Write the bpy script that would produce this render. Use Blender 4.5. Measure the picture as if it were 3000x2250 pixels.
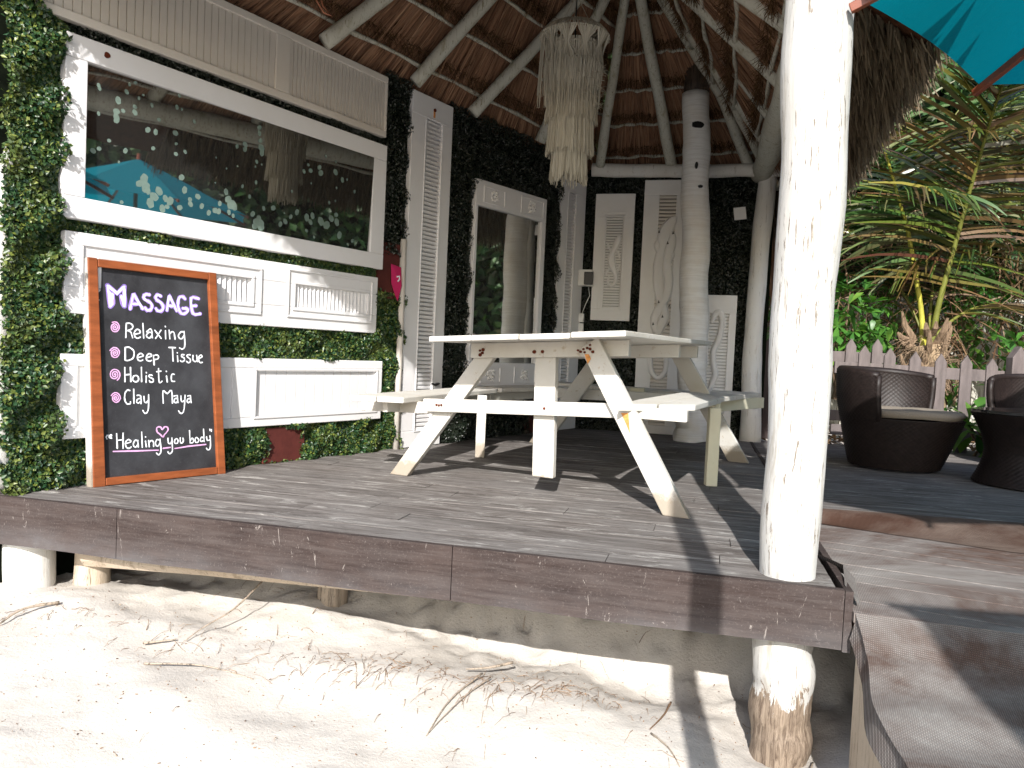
import bpy, bmesh, math, random
import numpy as np
from mathutils import Vector, Matrix
random.seed(7); rng = np.random.default_rng(7)
R = math.radians
scene = bpy.context.scene
for o in list(bpy.data.objects): bpy.data.objects.remove(o)

# ------------------------------------------------------------------ camera, sky, sun, exposure
PITCH, ROLL, EYE = R(2.3053), R(2.5896), 0.68
cam = bpy.data.cameras.new('camera'); cam.sensor_width = 36; cam.lens = 36*2252/3000; cam.clip_end = 400; cam.clip_start = 0.05
co = bpy.data.objects.new('camera', cam); scene.collection.objects.link(co)
fw = Vector((0, math.cos(PITCH), -math.sin(PITCH))); up0 = Vector((0, math.sin(PITCH), math.cos(PITCH))); rt0 = Vector((1, 0, 0))
rt = rt0*math.cos(ROLL)+up0*math.sin(ROLL); up = up0*math.cos(ROLL)-rt0*math.sin(ROLL)
m = Matrix((rt, up, -fw)).transposed().to_4x4(); m.translation = Vector((0, 0, EYE)); co.matrix_world = m
scene.camera = co
SUN_EL = R(32.0); SUN_AZ = math.atan2(0.125, 0.99)          # light travels towards +y, a little +x
sd = Vector((math.sin(SUN_AZ)*math.cos(SUN_EL), math.cos(SUN_AZ)*math.cos(SUN_EL), -math.sin(SUN_EL)))
world = bpy.data.worlds.new('World'); scene.world = world; world.use_nodes = True
wn = world.node_tree; wn.nodes.clear()
sky = wn.nodes.new('ShaderNodeTexSky'); sky.sky_type = 'NISHITA'; sky.sun_disc = False
sky.sun_elevation = SUN_EL; sky.sun_rotation = math.pi+SUN_AZ; sky.altitude = 0; sky.air_density = 1.0; sky.dust_density = 1.5
bg = wn.nodes.new('ShaderNodeBackground'); bg.inputs['Strength'].default_value = 0.098
wo = wn.nodes.new('ShaderNodeOutputWorld'); wn.links.new(sky.outputs[0], bg.inputs[0]); wn.links.new(bg.outputs[0], wo.inputs[0])
sl = bpy.data.lights.new('sun', 'SUN'); sl.energy = 3.1; sl.angle = R(0.55); sl.color = (1.0, 0.97, 0.93)
so = bpy.data.objects.new('sun', sl); scene.collection.objects.link(so); so.rotation_euler = sd.to_track_quat('-Z', 'Y').to_euler()
scene.view_settings.view_transform = 'Standard'; scene.view_settings.look = 'None'
scene.view_settings.exposure = 1.4; scene.view_settings.gamma = 1.0; scene.view_settings.use_curve_mapping = False
scene.cycles.max_bounces = 8; scene.cycles.diffuse_bounces = 5; scene.cycles.glossy_bounces = 4; scene.cycles.transmission_bounces = 4
scene.cycles.caustics_reflective = False; scene.cycles.caustics_refractive = False; scene.cycles.sample_clamp_indirect = 6

# ------------------------------------------------------------------ materials
def mat(name, rough=0.6, spec=0.5):
    mt = bpy.data.materials.new(name); mt.use_nodes = True
    nt = mt.node_tree; b = nt.nodes['Principled BSDF']
    b.inputs['Roughness'].default_value = rough; b.inputs['Specular IOR Level'].default_value = spec
    return mt, nt, b
def coord(nt, scale=(1, 1, 1), rot=0.0, kind='Object'):
    tc = nt.nodes.new('ShaderNodeTexCoord'); mp = nt.nodes.new('ShaderNodeMapping')
    mp.inputs['Scale'].default_value = scale
    if rot:
        m1 = nt.nodes.new('ShaderNodeMapping'); m1.inputs['Rotation'].default_value = (0, 0, rot)
        nt.links.new(tc.outputs[kind], m1.inputs[0]); nt.links.new(m1.outputs[0], mp.inputs[0])
    else: nt.links.new(tc.outputs[kind], mp.inputs[0])
    return mp.outputs[0]
def noise(nt, vec, scale, detail=4, rough=0.6, dist=0.0):
    n = nt.nodes.new('ShaderNodeTexNoise'); n.inputs['Scale'].default_value = scale; n.inputs['Detail'].default_value = detail
    n.inputs['Roughness'].default_value = rough; n.inputs['Distortion'].default_value = dist
    nt.links.new(vec, n.inputs['Vector']); return n.outputs['Fac']
def ramp(nt, fac, stops):
    r = nt.nodes.new('ShaderNodeValToRGB'); e = r.color_ramp.elements
    while len(e) < len(stops): e.new(0.5)
    for i, (p, c) in enumerate(stops):
        e[i].position = p; e[i].color = (*c, 1) if len(c) == 3 else c
    nt.links.new(fac, r.inputs[0]); return r.outputs[0]
def mix(nt, f, a, b, mode='MIX'):
    x = nt.nodes.new('ShaderNodeMix'); x.data_type = 'RGBA'; x.blend_type = mode
    for s, v in ((0, f), (6, a), (7, b)):
        if isinstance(v, (int, float)): x.inputs[s].default_value = v
        elif isinstance(v, tuple): x.inputs[s].default_value = (*v, 1)
        else: nt.links.new(v, x.inputs[s])
    return x.outputs[2]
def bump(nt, b, h, strength=0.3, dist=0.01):
    bp = nt.nodes.new('ShaderNodeBump'); bp.inputs['Strength'].default_value = strength; bp.inputs['Distance'].default_value = dist
    nt.links.new(h, bp.inputs['Height']); nt.links.new(bp.outputs[0], b.inputs['Normal'])
def g(v): return (v, v, v)

def white_paint(name, base=(0.78, 0.775, 0.76), wear=0.62, chip=(0.25, 0.2, 0.15), axis=(1, 1, 1), dirt=0.5, rough=0.5, bs=0.25):
    mt, nt, b = mat(name, rough, 0.35)
    v = coord(nt, axis)
    n1 = noise(nt, v, 3.0, 5, 0.65); n2 = noise(nt, v, 22, 6, 0.75, 0.3); n3 = noise(nt, coord(nt), 1.3, 3)
    c = mix(nt, ramp(nt, n1, [(0.35, g(0)), (0.75, g(dirt))]), base, tuple(x*k for x, k in zip(base, (0.86, 0.83, 0.77))))
    c = mix(nt, ramp(nt, n3, [(0.4, g(0)), (0.8, g(0.5))]), c, tuple(x*0.9 for x in base))
    c = mix(nt, ramp(nt, n2, [(wear, g(0)), (wear+0.06, g(0.8))]), c, chip)
    if name == 'white_table_paint':
        tc = nt.nodes.new('ShaderNodeTexCoord'); sx = nt.nodes.new('ShaderNodeSeparateXYZ'); nt.links.new(tc.outputs['Object'], sx.inputs[0]); mr = nt.nodes.new('ShaderNodeMapRange')
        mr.inputs[1].default_value = 0.16; mr.inputs[2].default_value = -0.02; nt.links.new(sx.outputs[2], mr.inputs[0]); ad = nt.nodes.new('ShaderNodeMath'); ad.operation = 'ADD'; nt.links.new(mr.outputs[0], ad.inputs[0]); nt.links.new(noise(nt, coord(nt), 26, 7, 0.78), ad.inputs[1])
        c = mix(nt, ramp(nt, ad.outputs[0], [(0.72, g(0)), (1.05, g(0.85))]), c, (0.30, 0.25, 0.19))
        ns = noise(nt, coord(nt, (1, 1, 1)), 55, 5, 0.8); c = mix(nt, ramp(nt, ns, [(0.60, g(0)), (0.72, g(0.35))]), c, (0.38, 0.33, 0.26))
    nt.links.new(c, b.inputs['Base Color']); bump(nt, b, n2, bs, 0.004)
    return mt
M = {}
M['panel'] = white_paint('white_panel_paint', (0.76, 0.755, 0.765), 0.72, (0.4, 0.37, 0.33), (1, 1, 1), 0.4)
M['carved'] = white_paint('white_carved_paint', (0.78, 0.775, 0.765), 0.72, (0.3, 0.27, 0.24), (1, 1, 1), 0.6, 0.55, 0.5)
M['cream'] = white_paint('cream_panel_paint', (0.66, 0.62, 0.57), 0.74, (0.35, 0.27, 0.2), (1, 1, 1), 0.7)
M['table'] = white_paint('white_table_paint', (0.64, 0.625, 0.585), 0.60, (0.40, 0.32, 0.22), (1, 1, 1), 1.0, 0.5, 0.5)
M['yellowed'] = white_paint('yellowed_table_paint', (0.68, 0.65, 0.50), 0.66, (0.25, 0.24, 0.12), (1, 1, 1), 0.9)
def pole_mat(name, base, crack, wear=0.60, cs=0.9):
    mt, nt, b = mat(name, 0.6, 0.3)
    v = coord(nt, (7, 7, 0.8)); v2 = coord(nt, (34, 34, 3.0))
    n1 = noise(nt, v, 3.0, 6, 0.7); n2 = noise(nt, v2, 2.4, 7, 0.75, 0.6); n3 = noise(nt, coord(nt, (1, 1, 0.5)), 2.2, 4)
    c = mix(nt, ramp(nt, n3, [(0.4, g(0)), (0.72, g(0.75))]), base, tuple(x*k for x, k in zip(base, (0.9, 0.84, 0.76))))
    c = mix(nt, ramp(nt, n1, [(wear, g(0)), (wear+0.1, g(0.6))]), c, crack)
    c = mix(nt, ramp(nt, n2, [(wear+0.03, g(0)), (wear+0.07, g(cs))]), c, tuple(x*0.8 for x in crack))
    nt.links.new(c, b.inputs['Base Color']); bump(nt, b, n2, 0.6, 0.006)
    return mt
M['post'] = pole_mat('weathered_white_post', (0.72, 0.715, 0.69), (0.36, 0.31, 0.24), 0.58)
def peel_mat():
    mt, nt, b = mat('peeling_white_post_paint', 0.62, 0.3)
    v = coord(nt, (7, 7, 0.8)); v2 = coord(nt, (34, 34, 3.0)); tc = nt.nodes.new('ShaderNodeTexCoord'); sx = nt.nodes.new('ShaderNodeSeparateXYZ'); nt.links.new(tc.outputs['Object'], sx.inputs[0])
    n1 = noise(nt, v, 3.0, 6, 0.7); n2 = noise(nt, v2, 2.4, 7, 0.75, 0.6); n3 = noise(nt, coord(nt, (1, 1, 0.5)), 2.2, 4); n4 = noise(nt, coord(nt, (18, 18, 5)), 1.2, 7, 0.75, 0.8)
    c = mix(nt, ramp(nt, n3, [(0.4, g(0)), (0.72, g(0.75))]), (0.52, 0.515, 0.495), (0.44, 0.41, 0.365))
    c = mix(nt, ramp(nt, n1, [(0.56, g(0)), (0.66, g(0.6))]), c, (0.31, 0.265, 0.205))
    c = mix(nt, ramp(nt, n2, [(0.575, g(0)), (0.62, g(0.95))]), c, (0.15, 0.12, 0.09))
    bare = mix(nt, ramp(nt, n2, [(0.4, g(0)), (0.6, g(1))]), (0.30, 0.235, 0.175), (0.10, 0.07, 0.05))
    mr = nt.nodes.new('ShaderNodeMapRange'); mr.inputs[1].default_value = 0.52; mr.inputs[2].default_value = 0.02; nt.links.new(sx.outputs[2], mr.inputs[0])
    ad = nt.nodes.new('ShaderNodeMath'); ad.operation = 'ADD'; nt.links.new(mr.outputs[0], ad.inputs[0]); nt.links.new(n4, ad.inputs[1])
    c = mix(nt, ramp(nt, ad.outputs[0], [(0.0, g(0)), (1.0, g(1))]), c, c) if False else mix(nt, ramp(nt, ad.outputs[0], [(0.985, g(0)), (0.998, g(1))]), c, bare)
    nt.links.new(c, b.inputs['Base Color']); bump(nt, b, n2, 0.7, 0.006); return mt
M['peel'] = peel_mat()
M['rafter'] = pole_mat('whitewashed_rafter', (0.52, 0.52, 0.46), (0.26, 0.23, 0.13), 0.54)
M['rawwood'] = pole_mat('bare_grey_wood', (0.36, 0.30, 0.24), (0.10, 0.08, 0.06), 0.52)
M['joist'] = pole_mat('pale_joist_wood', (0.50, 0.42, 0.33), (0.2, 0.15, 0.1), 0.55)
M['darktrunk'] = pole_mat('dark_palm_wood', (0.07, 0.05, 0.038), (0.02, 0.015, 0.01), 0.5)
# palm pillar: whitewash with horizontal ring scars
def pillar_mat():
    mt, nt, b = mat('whitewashed_palm_trunk', 0.65, 0.3)
    n1 = noise(nt, coord(nt, (2, 2, 40)), 1.6, 4, 0.6, 0.5); n2 = noise(nt, coord(nt, (14, 14, 5)), 2.0, 6, 0.8)
    n3 = noise(nt, coord(nt), 3.0, 4)
    c = mix(nt, ramp(nt, n1, [(0.45, g(0)), (0.6, g(0.35))]), (0.78, 0.775, 0.755), (0.58, 0.555, 0.51))
    c = mix(nt, ramp(nt, n3, [(0.5, g(0)), (0.7, g(0.5))]), c, (0.66, 0.59, 0.5))
    c = mix(nt, ramp(nt, n2, [(0.68, g(0)), (0.72, g(0.9))]), c, (0.08, 0.065, 0.055))
    nt.links.new(c, b.inputs['Base Color']); bump(nt, b, n1, 0.8, 0.008); return mt
M['pillar'] = pillar_mat()
DECK_ROT = R(14.35)
def deck_mat():
    mt, nt, b = mat('worn_dark_deck_paint', 0.78, 0.12)
    oi = nt.nodes.new('ShaderNodeObjectInfo')
    v = coord(nt, (1.4, 20, 20), DECK_ROT); v2 = coord(nt, (4, 40, 40), DECK_ROT); v3 = coord(nt, (1, 1, 1), DECK_ROT)
    add = nt.nodes.new('ShaderNodeVectorMath'); add.operation = 'ADD'; nt.links.new(v, add.inputs[0]); nt.links.new(oi.outputs['Random'], add.inputs[1])
    n1 = noise(nt, add.outputs[0], 1.5, 6, 0.72, 0.4); n2 = noise(nt, v2, 1.6, 7, 0.8, 0.2); n3 = noise(nt, v3, 1.5, 4, 0.6)
    n4 = noise(nt, coord(nt, (2.5, 13, 13), DECK_ROT), 1.2, 7, 0.78, 0.7)
    c = ramp(nt, n1, [(0.28, (0.032, 0.024, 0.021)), (0.45, (0.105, 0.091, 0.083)), (0.64, (0.23, 0.21, 0.195))])
    c = mix(nt, ramp(nt, n3, [(0.35, g(0)), (0.65, g(0.65))]), c, (0.19, 0.18, 0.172))
    c = mix(nt, ramp(nt, n2, [(0.52, g(0)), (0.62, g(0.65))]), c, (0.038, 0.029, 0.025))
    c = mix(nt, ramp(nt, n4, [(0.55, g(0)), (0.63, g(0.7))]), c, (0.40, 0.385, 0.36))
    r2 = ramp(nt, oi.outputs['Random'], [(0, g(0.93)), (1, g(1.07))])
    c = mix(nt, 1.0, c, r2, 'MULTIPLY')
    nt.links.new(c, b.inputs['Base Color']); bump(nt, b, n2, 0.55, 0.004); return mt
M['deck'] = deck_mat()
def fascia_mat():
    mt, nt, b = mat('brown_speckled_fascia_paint', 0.75, 0.15)
    n1 = noise(nt, coord(nt), 130, 6, 0.8); n2 = noise(nt, coord(nt, (7, 7, 2.2)), 2.6, 8, 0.75, 2.5); n3 = noise(nt, coord(nt, (1.4, 1.4, 3)), 1.2, 4)
    sx = nt.nodes.new('ShaderNodeSeparateXYZ'); tc = nt.nodes.new('ShaderNodeTexCoord'); nt.links.new(tc.outputs['Object'], sx.inputs[0])
    mr = nt.nodes.new('ShaderNodeMapRange'); mr.inputs[1].default_value = -0.09; mr.inputs[2].default_value = -0.19; nt.links.new(sx.outputs[2], mr.inputs[0])
    c = mix(nt, ramp(nt, n3, [(0.35, g(0)), (0.7, g(1))]), (0.028, 0.0195, 0.018), (0.046, 0.034, 0.031))
    mu = nt.nodes.new('ShaderNodeMath'); mu.operation = 'MULTIPLY'; nt.links.new(mr.outputs[0], mu.inputs[0]); nt.links.new(ramp(nt, n3, [(0.35, g(0.1)), (0.65, g(0.8))]), mu.inputs[1])
    c = mix(nt, mu.outputs[0], c, (0.13, 0.127, 0.13))
    c = mix(nt, ramp(nt, n1, [(0.55, g(0)), (0.66, g(0.42))]), c, (0.21, 0.18, 0.168)); c = mix(nt, ramp(nt, noise(nt, coord(nt, (1, 1, 2)), 5, 5, 0.7), [(0.4, g(0)), (0.65, g(0.6))]), c, (0.06, 0.043, 0.038))
    c = mix(nt, ramp(nt, n2, [(0.63, g(0)), (0.66, g(0.75)), (0.70, g(0.1))]), c, (0.40, 0.36, 0.33))
    n5 = noise(nt, coord(nt, (2.2, 30, 30), DECK_ROT), 1.6, 7, 0.75, 0.3)
    c = mix(nt, ramp(nt, n5, [(0.42, g(0)), (0.7, g(0.55))]), c, (0.095, 0.08, 0.075)); c = mix(nt, ramp(nt, n5, [(0.3, g(0.6)), (0.42, g(0))]), c, (0.018, 0.013, 0.012))
    nt.links.new(c, b.inputs['Base Color']); bump(nt, b, n5, 0.5, 0.003); return mt
M['fascia'] = fascia_mat()
def sand_mat():
    mt, nt, b = mat('white_coral_sand', 0.9, 0.1)
    n1 = noise(nt, coord(nt), 2.2, 5, 0.6); n2 = noise(nt, coord(nt), 90, 5, 0.7); n3 = noise(nt, coord(nt), 14, 6, 0.65)
    c = ramp(nt, n1, [(0.3, (0.47, 0.432, 0.383)), (0.7, (0.54, 0.505, 0.46))])
    c = mix(nt, ramp(nt, n2, [(0.58, g(0)), (0.72, g(0.5))]), c, (0.27, 0.22, 0.17))
    nt.links.new(c, b.inputs['Base Color'])
    a = nt.nodes.new('ShaderNodeMath'); a.operation = 'ADD'; nt.links.new(n2, a.inputs[0]); nt.links.new(n3, a.inputs[1])
    bump(nt, b, a.outputs[0], 0.42, 0.011); return mt
M['sand'] = sand_mat()
def mat_mat(nm='woven_rubber_matting', k=1.0, tint=(1, 1, 1)):
    mt, nt, b = mat(nm, 0.85, 0.1)
    v = coord(nt, (1, 1, 1), R(20))
    w1 = nt.nodes.new('ShaderNodeTexWave'); w1.inputs['Scale'].default_value = 60; w1.bands_direction = 'X'; nt.links.new(v, w1.inputs[0])
    w2 = nt.nodes.new('ShaderNodeTexWave'); w2.inputs['Scale'].default_value = 60; w2.bands_direction = 'Y'; nt.links.new(v, w2.inputs[0])
    n1 = noise(nt, coord(nt, (1, 2, 1)), 1.1, 6, 0.7, 0.6); n2 = noise(nt, coord(nt), 6, 6, 0.75)
    c = ramp(nt, n1, [(0.36, (0.10, 0.068, 0.056)), (0.47, (0.165, 0.145, 0.135)), (0.66, (0.27, 0.262, 0.25))])
    c = mix(nt, ramp(nt, n2, [(0.62, g(0)), (0.75, g(0.4))]), c, (0.36, 0.33, 0.29))
    mm = nt.nodes.new('ShaderNodeMath'); mm.operation = 'MULTIPLY'; nt.links.new(w1.outputs['Fac'], mm.inputs[0]); nt.links.new(w2.outputs['Fac'], mm.inputs[1])
    c = mix(nt, 0.75, c, mix(nt, mm.outputs[0], (0.55, 0.52, 0.5), (1.6, 1.6, 1.6)), 'MULTIPLY'); c = mix(nt, 1.0, c, tuple(k*t for t in tint), 'MULTIPLY')
    nt.links.new(c, b.inputs['Base Color']); bump(nt, b, mm.outputs[0], 0.6, 0.004); return mt
M['mat'] = mat_mat(); M['matlight'] = mat_mat('pale_matting', 1.35, (1.0, 0.99, 0.99)); M['matbrown'] = mat_mat('brown_woven_matting', 0.72, (1.0, 0.80, 0.70))  # pale copy of the matting is used on the lower terrace boards
def island(name, cols, rough=0.6, trans=0.0, spec=0.3, extra=None, tint=None):
    mt, nt, b = mat(name, rough, spec)
    ge = nt.nodes.new('ShaderNodeNewGeometry')
    n = len(cols); c = ramp(nt, ge.outputs['Random Per Island'], [(i/max(1, n-1), k) for i, k in enumerate(cols)])
    if extra is not None:
        c = mix(nt, ramp(nt, noise(nt, coord(nt), extra[0], 3), [(extra[1], g(0)), (extra[1]+0.15, g(extra[3] if len(extra) > 3 else 0.7))]), c, extra[2])
    nt.links.new(c, b.inputs['Base Color'])
    if trans:
        t = nt.nodes.new('ShaderNodeBsdfTranslucent'); ms = nt.nodes.new('ShaderNodeMixShader'); ms.inputs[0].default_value = trans
        c2 = mix(nt, 1.0, c, (1.3, 1.25, 0.7), 'MULTIPLY')
        nt.links.new(c2, t.inputs[0]); nt.links.new(b.outputs[0], ms.inputs[1]); nt.links.new(t.outputs[0], ms.inputs[2])
        nt.links.new(ms.outputs[0], nt.nodes['Material Output'].inputs[0])
    return mt
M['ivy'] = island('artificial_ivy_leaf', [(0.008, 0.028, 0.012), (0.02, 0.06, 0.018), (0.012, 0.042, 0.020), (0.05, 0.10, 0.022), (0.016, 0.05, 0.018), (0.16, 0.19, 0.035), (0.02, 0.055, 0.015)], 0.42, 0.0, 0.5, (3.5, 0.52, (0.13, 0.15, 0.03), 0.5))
M['ivydark'] = island('shaded_ivy_leaf', [(0.006, 0.011, 0.006), (0.011, 0.018, 0.010), (0.018, 0.026, 0.016), (0.006, 0.010, 0.006), (0.045, 0.052, 0.038)], 0.35, 0.0, 0.6)  # same ivy, with the shade under the roof put into a darker colour
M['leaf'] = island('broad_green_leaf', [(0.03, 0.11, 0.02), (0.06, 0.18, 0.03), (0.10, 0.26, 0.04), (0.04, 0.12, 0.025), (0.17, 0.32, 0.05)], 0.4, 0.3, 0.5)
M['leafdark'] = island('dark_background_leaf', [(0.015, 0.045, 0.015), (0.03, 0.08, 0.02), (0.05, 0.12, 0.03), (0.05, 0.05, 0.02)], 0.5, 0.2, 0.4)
M['palm'] = island('palm_leaflet', [(0.05, 0.09, 0.018), (0.13, 0.16, 0.025), (0.14, 0.07, 0.03), (0.025, 0.055, 0.015), (0.22, 0.20, 0.045), (0.08, 0.03, 0.02), (0.07, 0.12, 0.022), (0.035, 0.018, 0.015), (0.25, 0.15, 0.07)], 0.28, 0.16, 0.6)
M['palmgreen'] = island('green_palm_leaflet', [(0.025, 0.07, 0.02), (0.05, 0.11, 0.025), (0.08, 0.14, 0.04), (0.16, 0.16, 0.07), (0.03, 0.07, 0.025), (0.13, 0.055, 0.03)], 0.28, 0.12, 0.6)
M['drypalm'] = island('dry_brown_frond', [(0.14, 0.08, 0.04), (0.20, 0.13, 0.07), (0.09, 0.045, 0.025), (0.24, 0.18, 0.12)], 0.6, 0.15, 0.2)
M['redleaf'] = island('dark_red_spiky_leaf', [(0.14, 0.025, 0.02), (0.22, 0.06, 0.03), (0.10, 0.02, 0.02), (0.3, 0.2, 0.12)], 0.5, 0.2, 0.4)
M['thatch'] = island('brown_thatch_straw', [(0.18, 0.09, 0.052), (0.32, 0.175, 0.105), (0.24, 0.125, 0.075), (0.42, 0.25, 0.155), (0.10, 0.05, 0.032), (0.38, 0.215, 0.125)], 0.7, 0.0, 0.2)
M['thatchhair'] = island('frayed_thatch_fibre', [(0.05, 0.026, 0.014), (0.10, 0.055, 0.028), (0.16, 0.095, 0.045), (0.035, 0.018, 0.01)], 0.8, 0.0, 0.1)
M['fringe'] = island('grey_brown_eave_thatch', [(0.09, 0.068, 0.045), (0.15, 0.118, 0.08), (0.055, 0.04, 0.026), (0.20, 0.165, 0.115), (0.12, 0.085, 0.055)], 0.8, 0.1, 0.1)
def plain(name, col, rough=0.6, spec=0.3, nscale=8, var=0.25, bs=0.2, metal=0.0, axis=(1, 1, 1)):
    mt, nt, b = mat(name, rough, spec); b.inputs['Metallic'].default_value = metal
    n1 = noise(nt, coord(nt, axis), nscale, 5, 0.65)
    c = mix(nt, ramp(nt, n1, [(0.3, g(0)), (0.7, g(1))]), tuple(x*(1-var) for x in col), tuple(min(1, x*(1+var)) for x in col))
    nt.links.new(c, b.inputs['Base Color'])
    if bs: bump(nt, b, n1, bs, 0.005)
    return mt
M['thatchbase'] = plain('dark_thatch_underlayer', (0.05, 0.022, 0.012), 0.9, 0.05, 30, 0.5)
M['ivybase'] = plain('dark_hedge_backing', (0.005, 0.007, 0.004), 0.9, 0.05, 20, 0.5)
M['redwall'] = plain('peeling_oxblood_paint', (0.09, 0.022, 0.018), 0.6, 0.3, 6, 0.35, 0.5)
M['magenta'] = plain('magenta_cloth', (0.45, 0.02, 0.10), 0.7, 0.2, 5, 0.15)
M['orange'] = plain('orange_stained_wood', (0.25, 0.070, 0.023), 0.42, 0.45, 5, 0.35, 0.35, 0, (1, 1, 6))
M['board'] = None
def board_mat():
    mt, nt, b = mat('dusty_blackboard', 0.6, 0.35)
    n1 = noise(nt, coord(nt), 7, 6, 0.7); n2 = noise(nt, coord(nt), 110, 4, 0.8); n3 = noise(nt, coord(nt, (1, 1, 0.6)), 3, 3)
    c = ramp(nt, n1, [(0.35, (0.018, 0.018, 0.021)), (0.7, (0.045, 0.046, 0.052))])
    c = mix(nt, ramp(nt, n2, [(0.60, g(0)), (0.75, g(0.4))]), c, (0.16, 0.16, 0.15))
    c = mix(nt, ramp(nt, n3, [(0.5, g(0)), (0.8, g(0.5))]), c, (0.08, 0.085, 0.095))
    nt.links.new(c, b.inputs['Base Color']); return mt
M['board'] = board_mat()
M['chalkwhite'] = plain('white_chalk_paint', (0.80, 0.83, 0.88), 0.7, 0.2, 60, 0.1, 0)
M['chalkpink'] = plain('pink_chalk_paint', (0.74, 0.42, 0.70), 0.7, 0.2, 60, 0.1, 0)
M['chalkpurple'] = plain('violet_chalk_paint', (0.36, 0.24, 0.72), 0.7, 0.2, 60, 0.1, 0)
M['chalklilac'] = plain('pale_lilac_chalk_paint', (0.72, 0.68, 0.90), 0.7, 0.2, 60, 0.06, 0)
M['rust'] = plain('rusty_bolt', (0.10, 0.02, 0.008), 0.8, 0.2, 60, 0.5)
M['ruststain'] = plain('orange_rust_stain', (0.62, 0.27, 0.08), 0.7, 0.2, 50, 0.4, 0)
M['black'] = plain('black_plastic', (0.012, 0.012, 0.013), 0.4, 0.4, 10, 0.2, 0)
M['whiteplastic'] = plain('white_plastic', (0.72, 0.72, 0.70), 0.4, 0.4, 10, 0.06, 0)
M['wicker'] = plain('dark_brown_wicker', (0.016, 0.011, 0.010), 0.5, 0.28, 30, 0.35, 0)
M['cushion'] = plain('taupe_seat_cushion', (0.24, 0.205, 0.165), 0.85, 0.1, 120, 0.1, 0.3)
M['glass_top'] = plain('dark_table_glass', (0.02, 0.02, 0.022), 0.08, 0.6, 3, 0.1, 0)
M['fence'] = plain('purple_brown_fence_paint', (0.125, 0.104, 0.100), 0.65, 0.3, 4, 0.28, 0.4, 0, (6, 6, 1))
M['fencedark'] = plain('shaded_fence_paint', (0.045, 0.03, 0.028), 0.65, 0.3, 4, 0.3, 0.4, 0, (6, 6, 1))  # fence paint with shade put into its colour; the joists reuse it
M['whitefence'] = pole_mat('faded_white_boards', (0.52, 0.52, 0.47), (0.2, 0.17, 0.13), 0.5)
M['ribwood'] = plain('varnished_umbrella_rib', (0.17, 0.045, 0.02), 0.35, 0.5, 6, 0.3, 0.1)
M['macrame'] = island('cream_cotton_cord', [(0.42, 0.385, 0.31), (0.50, 0.465, 0.385), (0.33, 0.30, 0.24), (0.56, 0.53, 0.45)], 0.9, 0.15, 0.05)
M['twig'] = island('dry_twig', [(0.17, 0.10, 0.06), (0.30, 0.19, 0.11), (0.10, 0.06, 0.04), (0.36, 0.26, 0.17)], 0.8, 0, 0.1)
M['palmtrunk'] = plain('tan_palm_trunk', (0.30, 0.22, 0.14), 0.85, 0.1, 5, 0.4, 0.8, 0, (1, 1, 5))
M['palmfibre'] = plain('brown_palm_fibre', (0.17, 0.12, 0.08), 0.9, 0.1, 12, 0.5, 0.8, 0, (4, 4, 1))
M['stem'] = plain('yellow_green_frond_stem', (0.36, 0.34, 0.05), 0.45, 0.4, 3, 0.3, 0.1)
M['stemdark'] = plain('olive_frond_stem', (0.14, 0.15, 0.03), 0.45, 0.4, 3, 0.3, 0.1)
M['copper'] = plain('copper_wire', (0.45, 0.17, 0.09), 0.4, 0.5, 5, 0.1, 0)
M['iron'] = plain('dark_iron', (0.03, 0.03, 0.03), 0.5, 0.5, 5, 0.2, 0, 0.6)
def umb_mat():
    mt, nt, b = mat('teal_umbrella_canvas', 0.8, 0.15)
    n = noise(nt, coord(nt), 500, 2)
    c = mix(nt, n, (0.0, 0.20, 0.27), (0.0, 0.25, 0.33)); nt.links.new(c, b.inputs['Base Color'])
    bump(nt, b, noise(nt, coord(nt), 6, 5, 0.7, 1.5), 0.5, 0.03)
    t = nt.nodes.new('ShaderNodeBsdfTranslucent'); t.inputs[0].default_value = (0.0, 0.34, 0.45, 1)
    ms = nt.nodes.new('ShaderNodeMixShader'); ms.inputs[0].default_value = 0.42
    nt.links.new(b.outputs[0], ms.inputs[1]); nt.links.new(t.outputs[0], ms.inputs[2]); nt.links.new(ms.outputs[0], nt.nodes['Material Output'].inputs[0])
    return mt
M['umbrella'] = umb_mat()
def mirror_mat(nm='aged_mirror_glass', k=1.0):
    mt, nt, b = mat(nm, 0.02, 0.5); b.inputs['Metallic'].default_value = 0.965
    n = noise(nt, coord(nt), 2.0, 2); c = mix(nt, n, tuple(k*x for x in (0.42, 0.42, 0.40)), tuple(k*x for x in (0.50, 0.50, 0.48))); nt.links.new(c, b.inputs['Base Color'])
    w = noise(nt, coord(nt), 3.0, 1); bump(nt, b, w, 0.05, 0.01)
    return mt
M['mirror'] = mirror_mat(); M['mirror2'] = mirror_mat('clear_mirror_glass', 1.75)
def stain_mat():
    mt, nt, b = mat('mirror_silvering_stain', 0.5, 0.4)
    n = noise(nt, coord(nt), 90, 4); c = mix(nt, n, (0.16, 0.25, 0.21), (0.33, 0.42, 0.36)); nt.links.new(c, b.inputs['Base Color'])
    tr = nt.nodes.new('ShaderNodeBsdfTransparent'); ms = nt.nodes.new('ShaderNodeMixShader'); ms.inputs[0].default_value = 0.38
    nt.links.new(b.outputs[0], ms.inputs[1]); nt.links.new(tr.outputs[0], ms.inputs[2]); nt.links.new(ms.outputs[0], nt.nodes['Material Output'].inputs[0]); return mt
M['stain'] = stain_mat()

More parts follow.
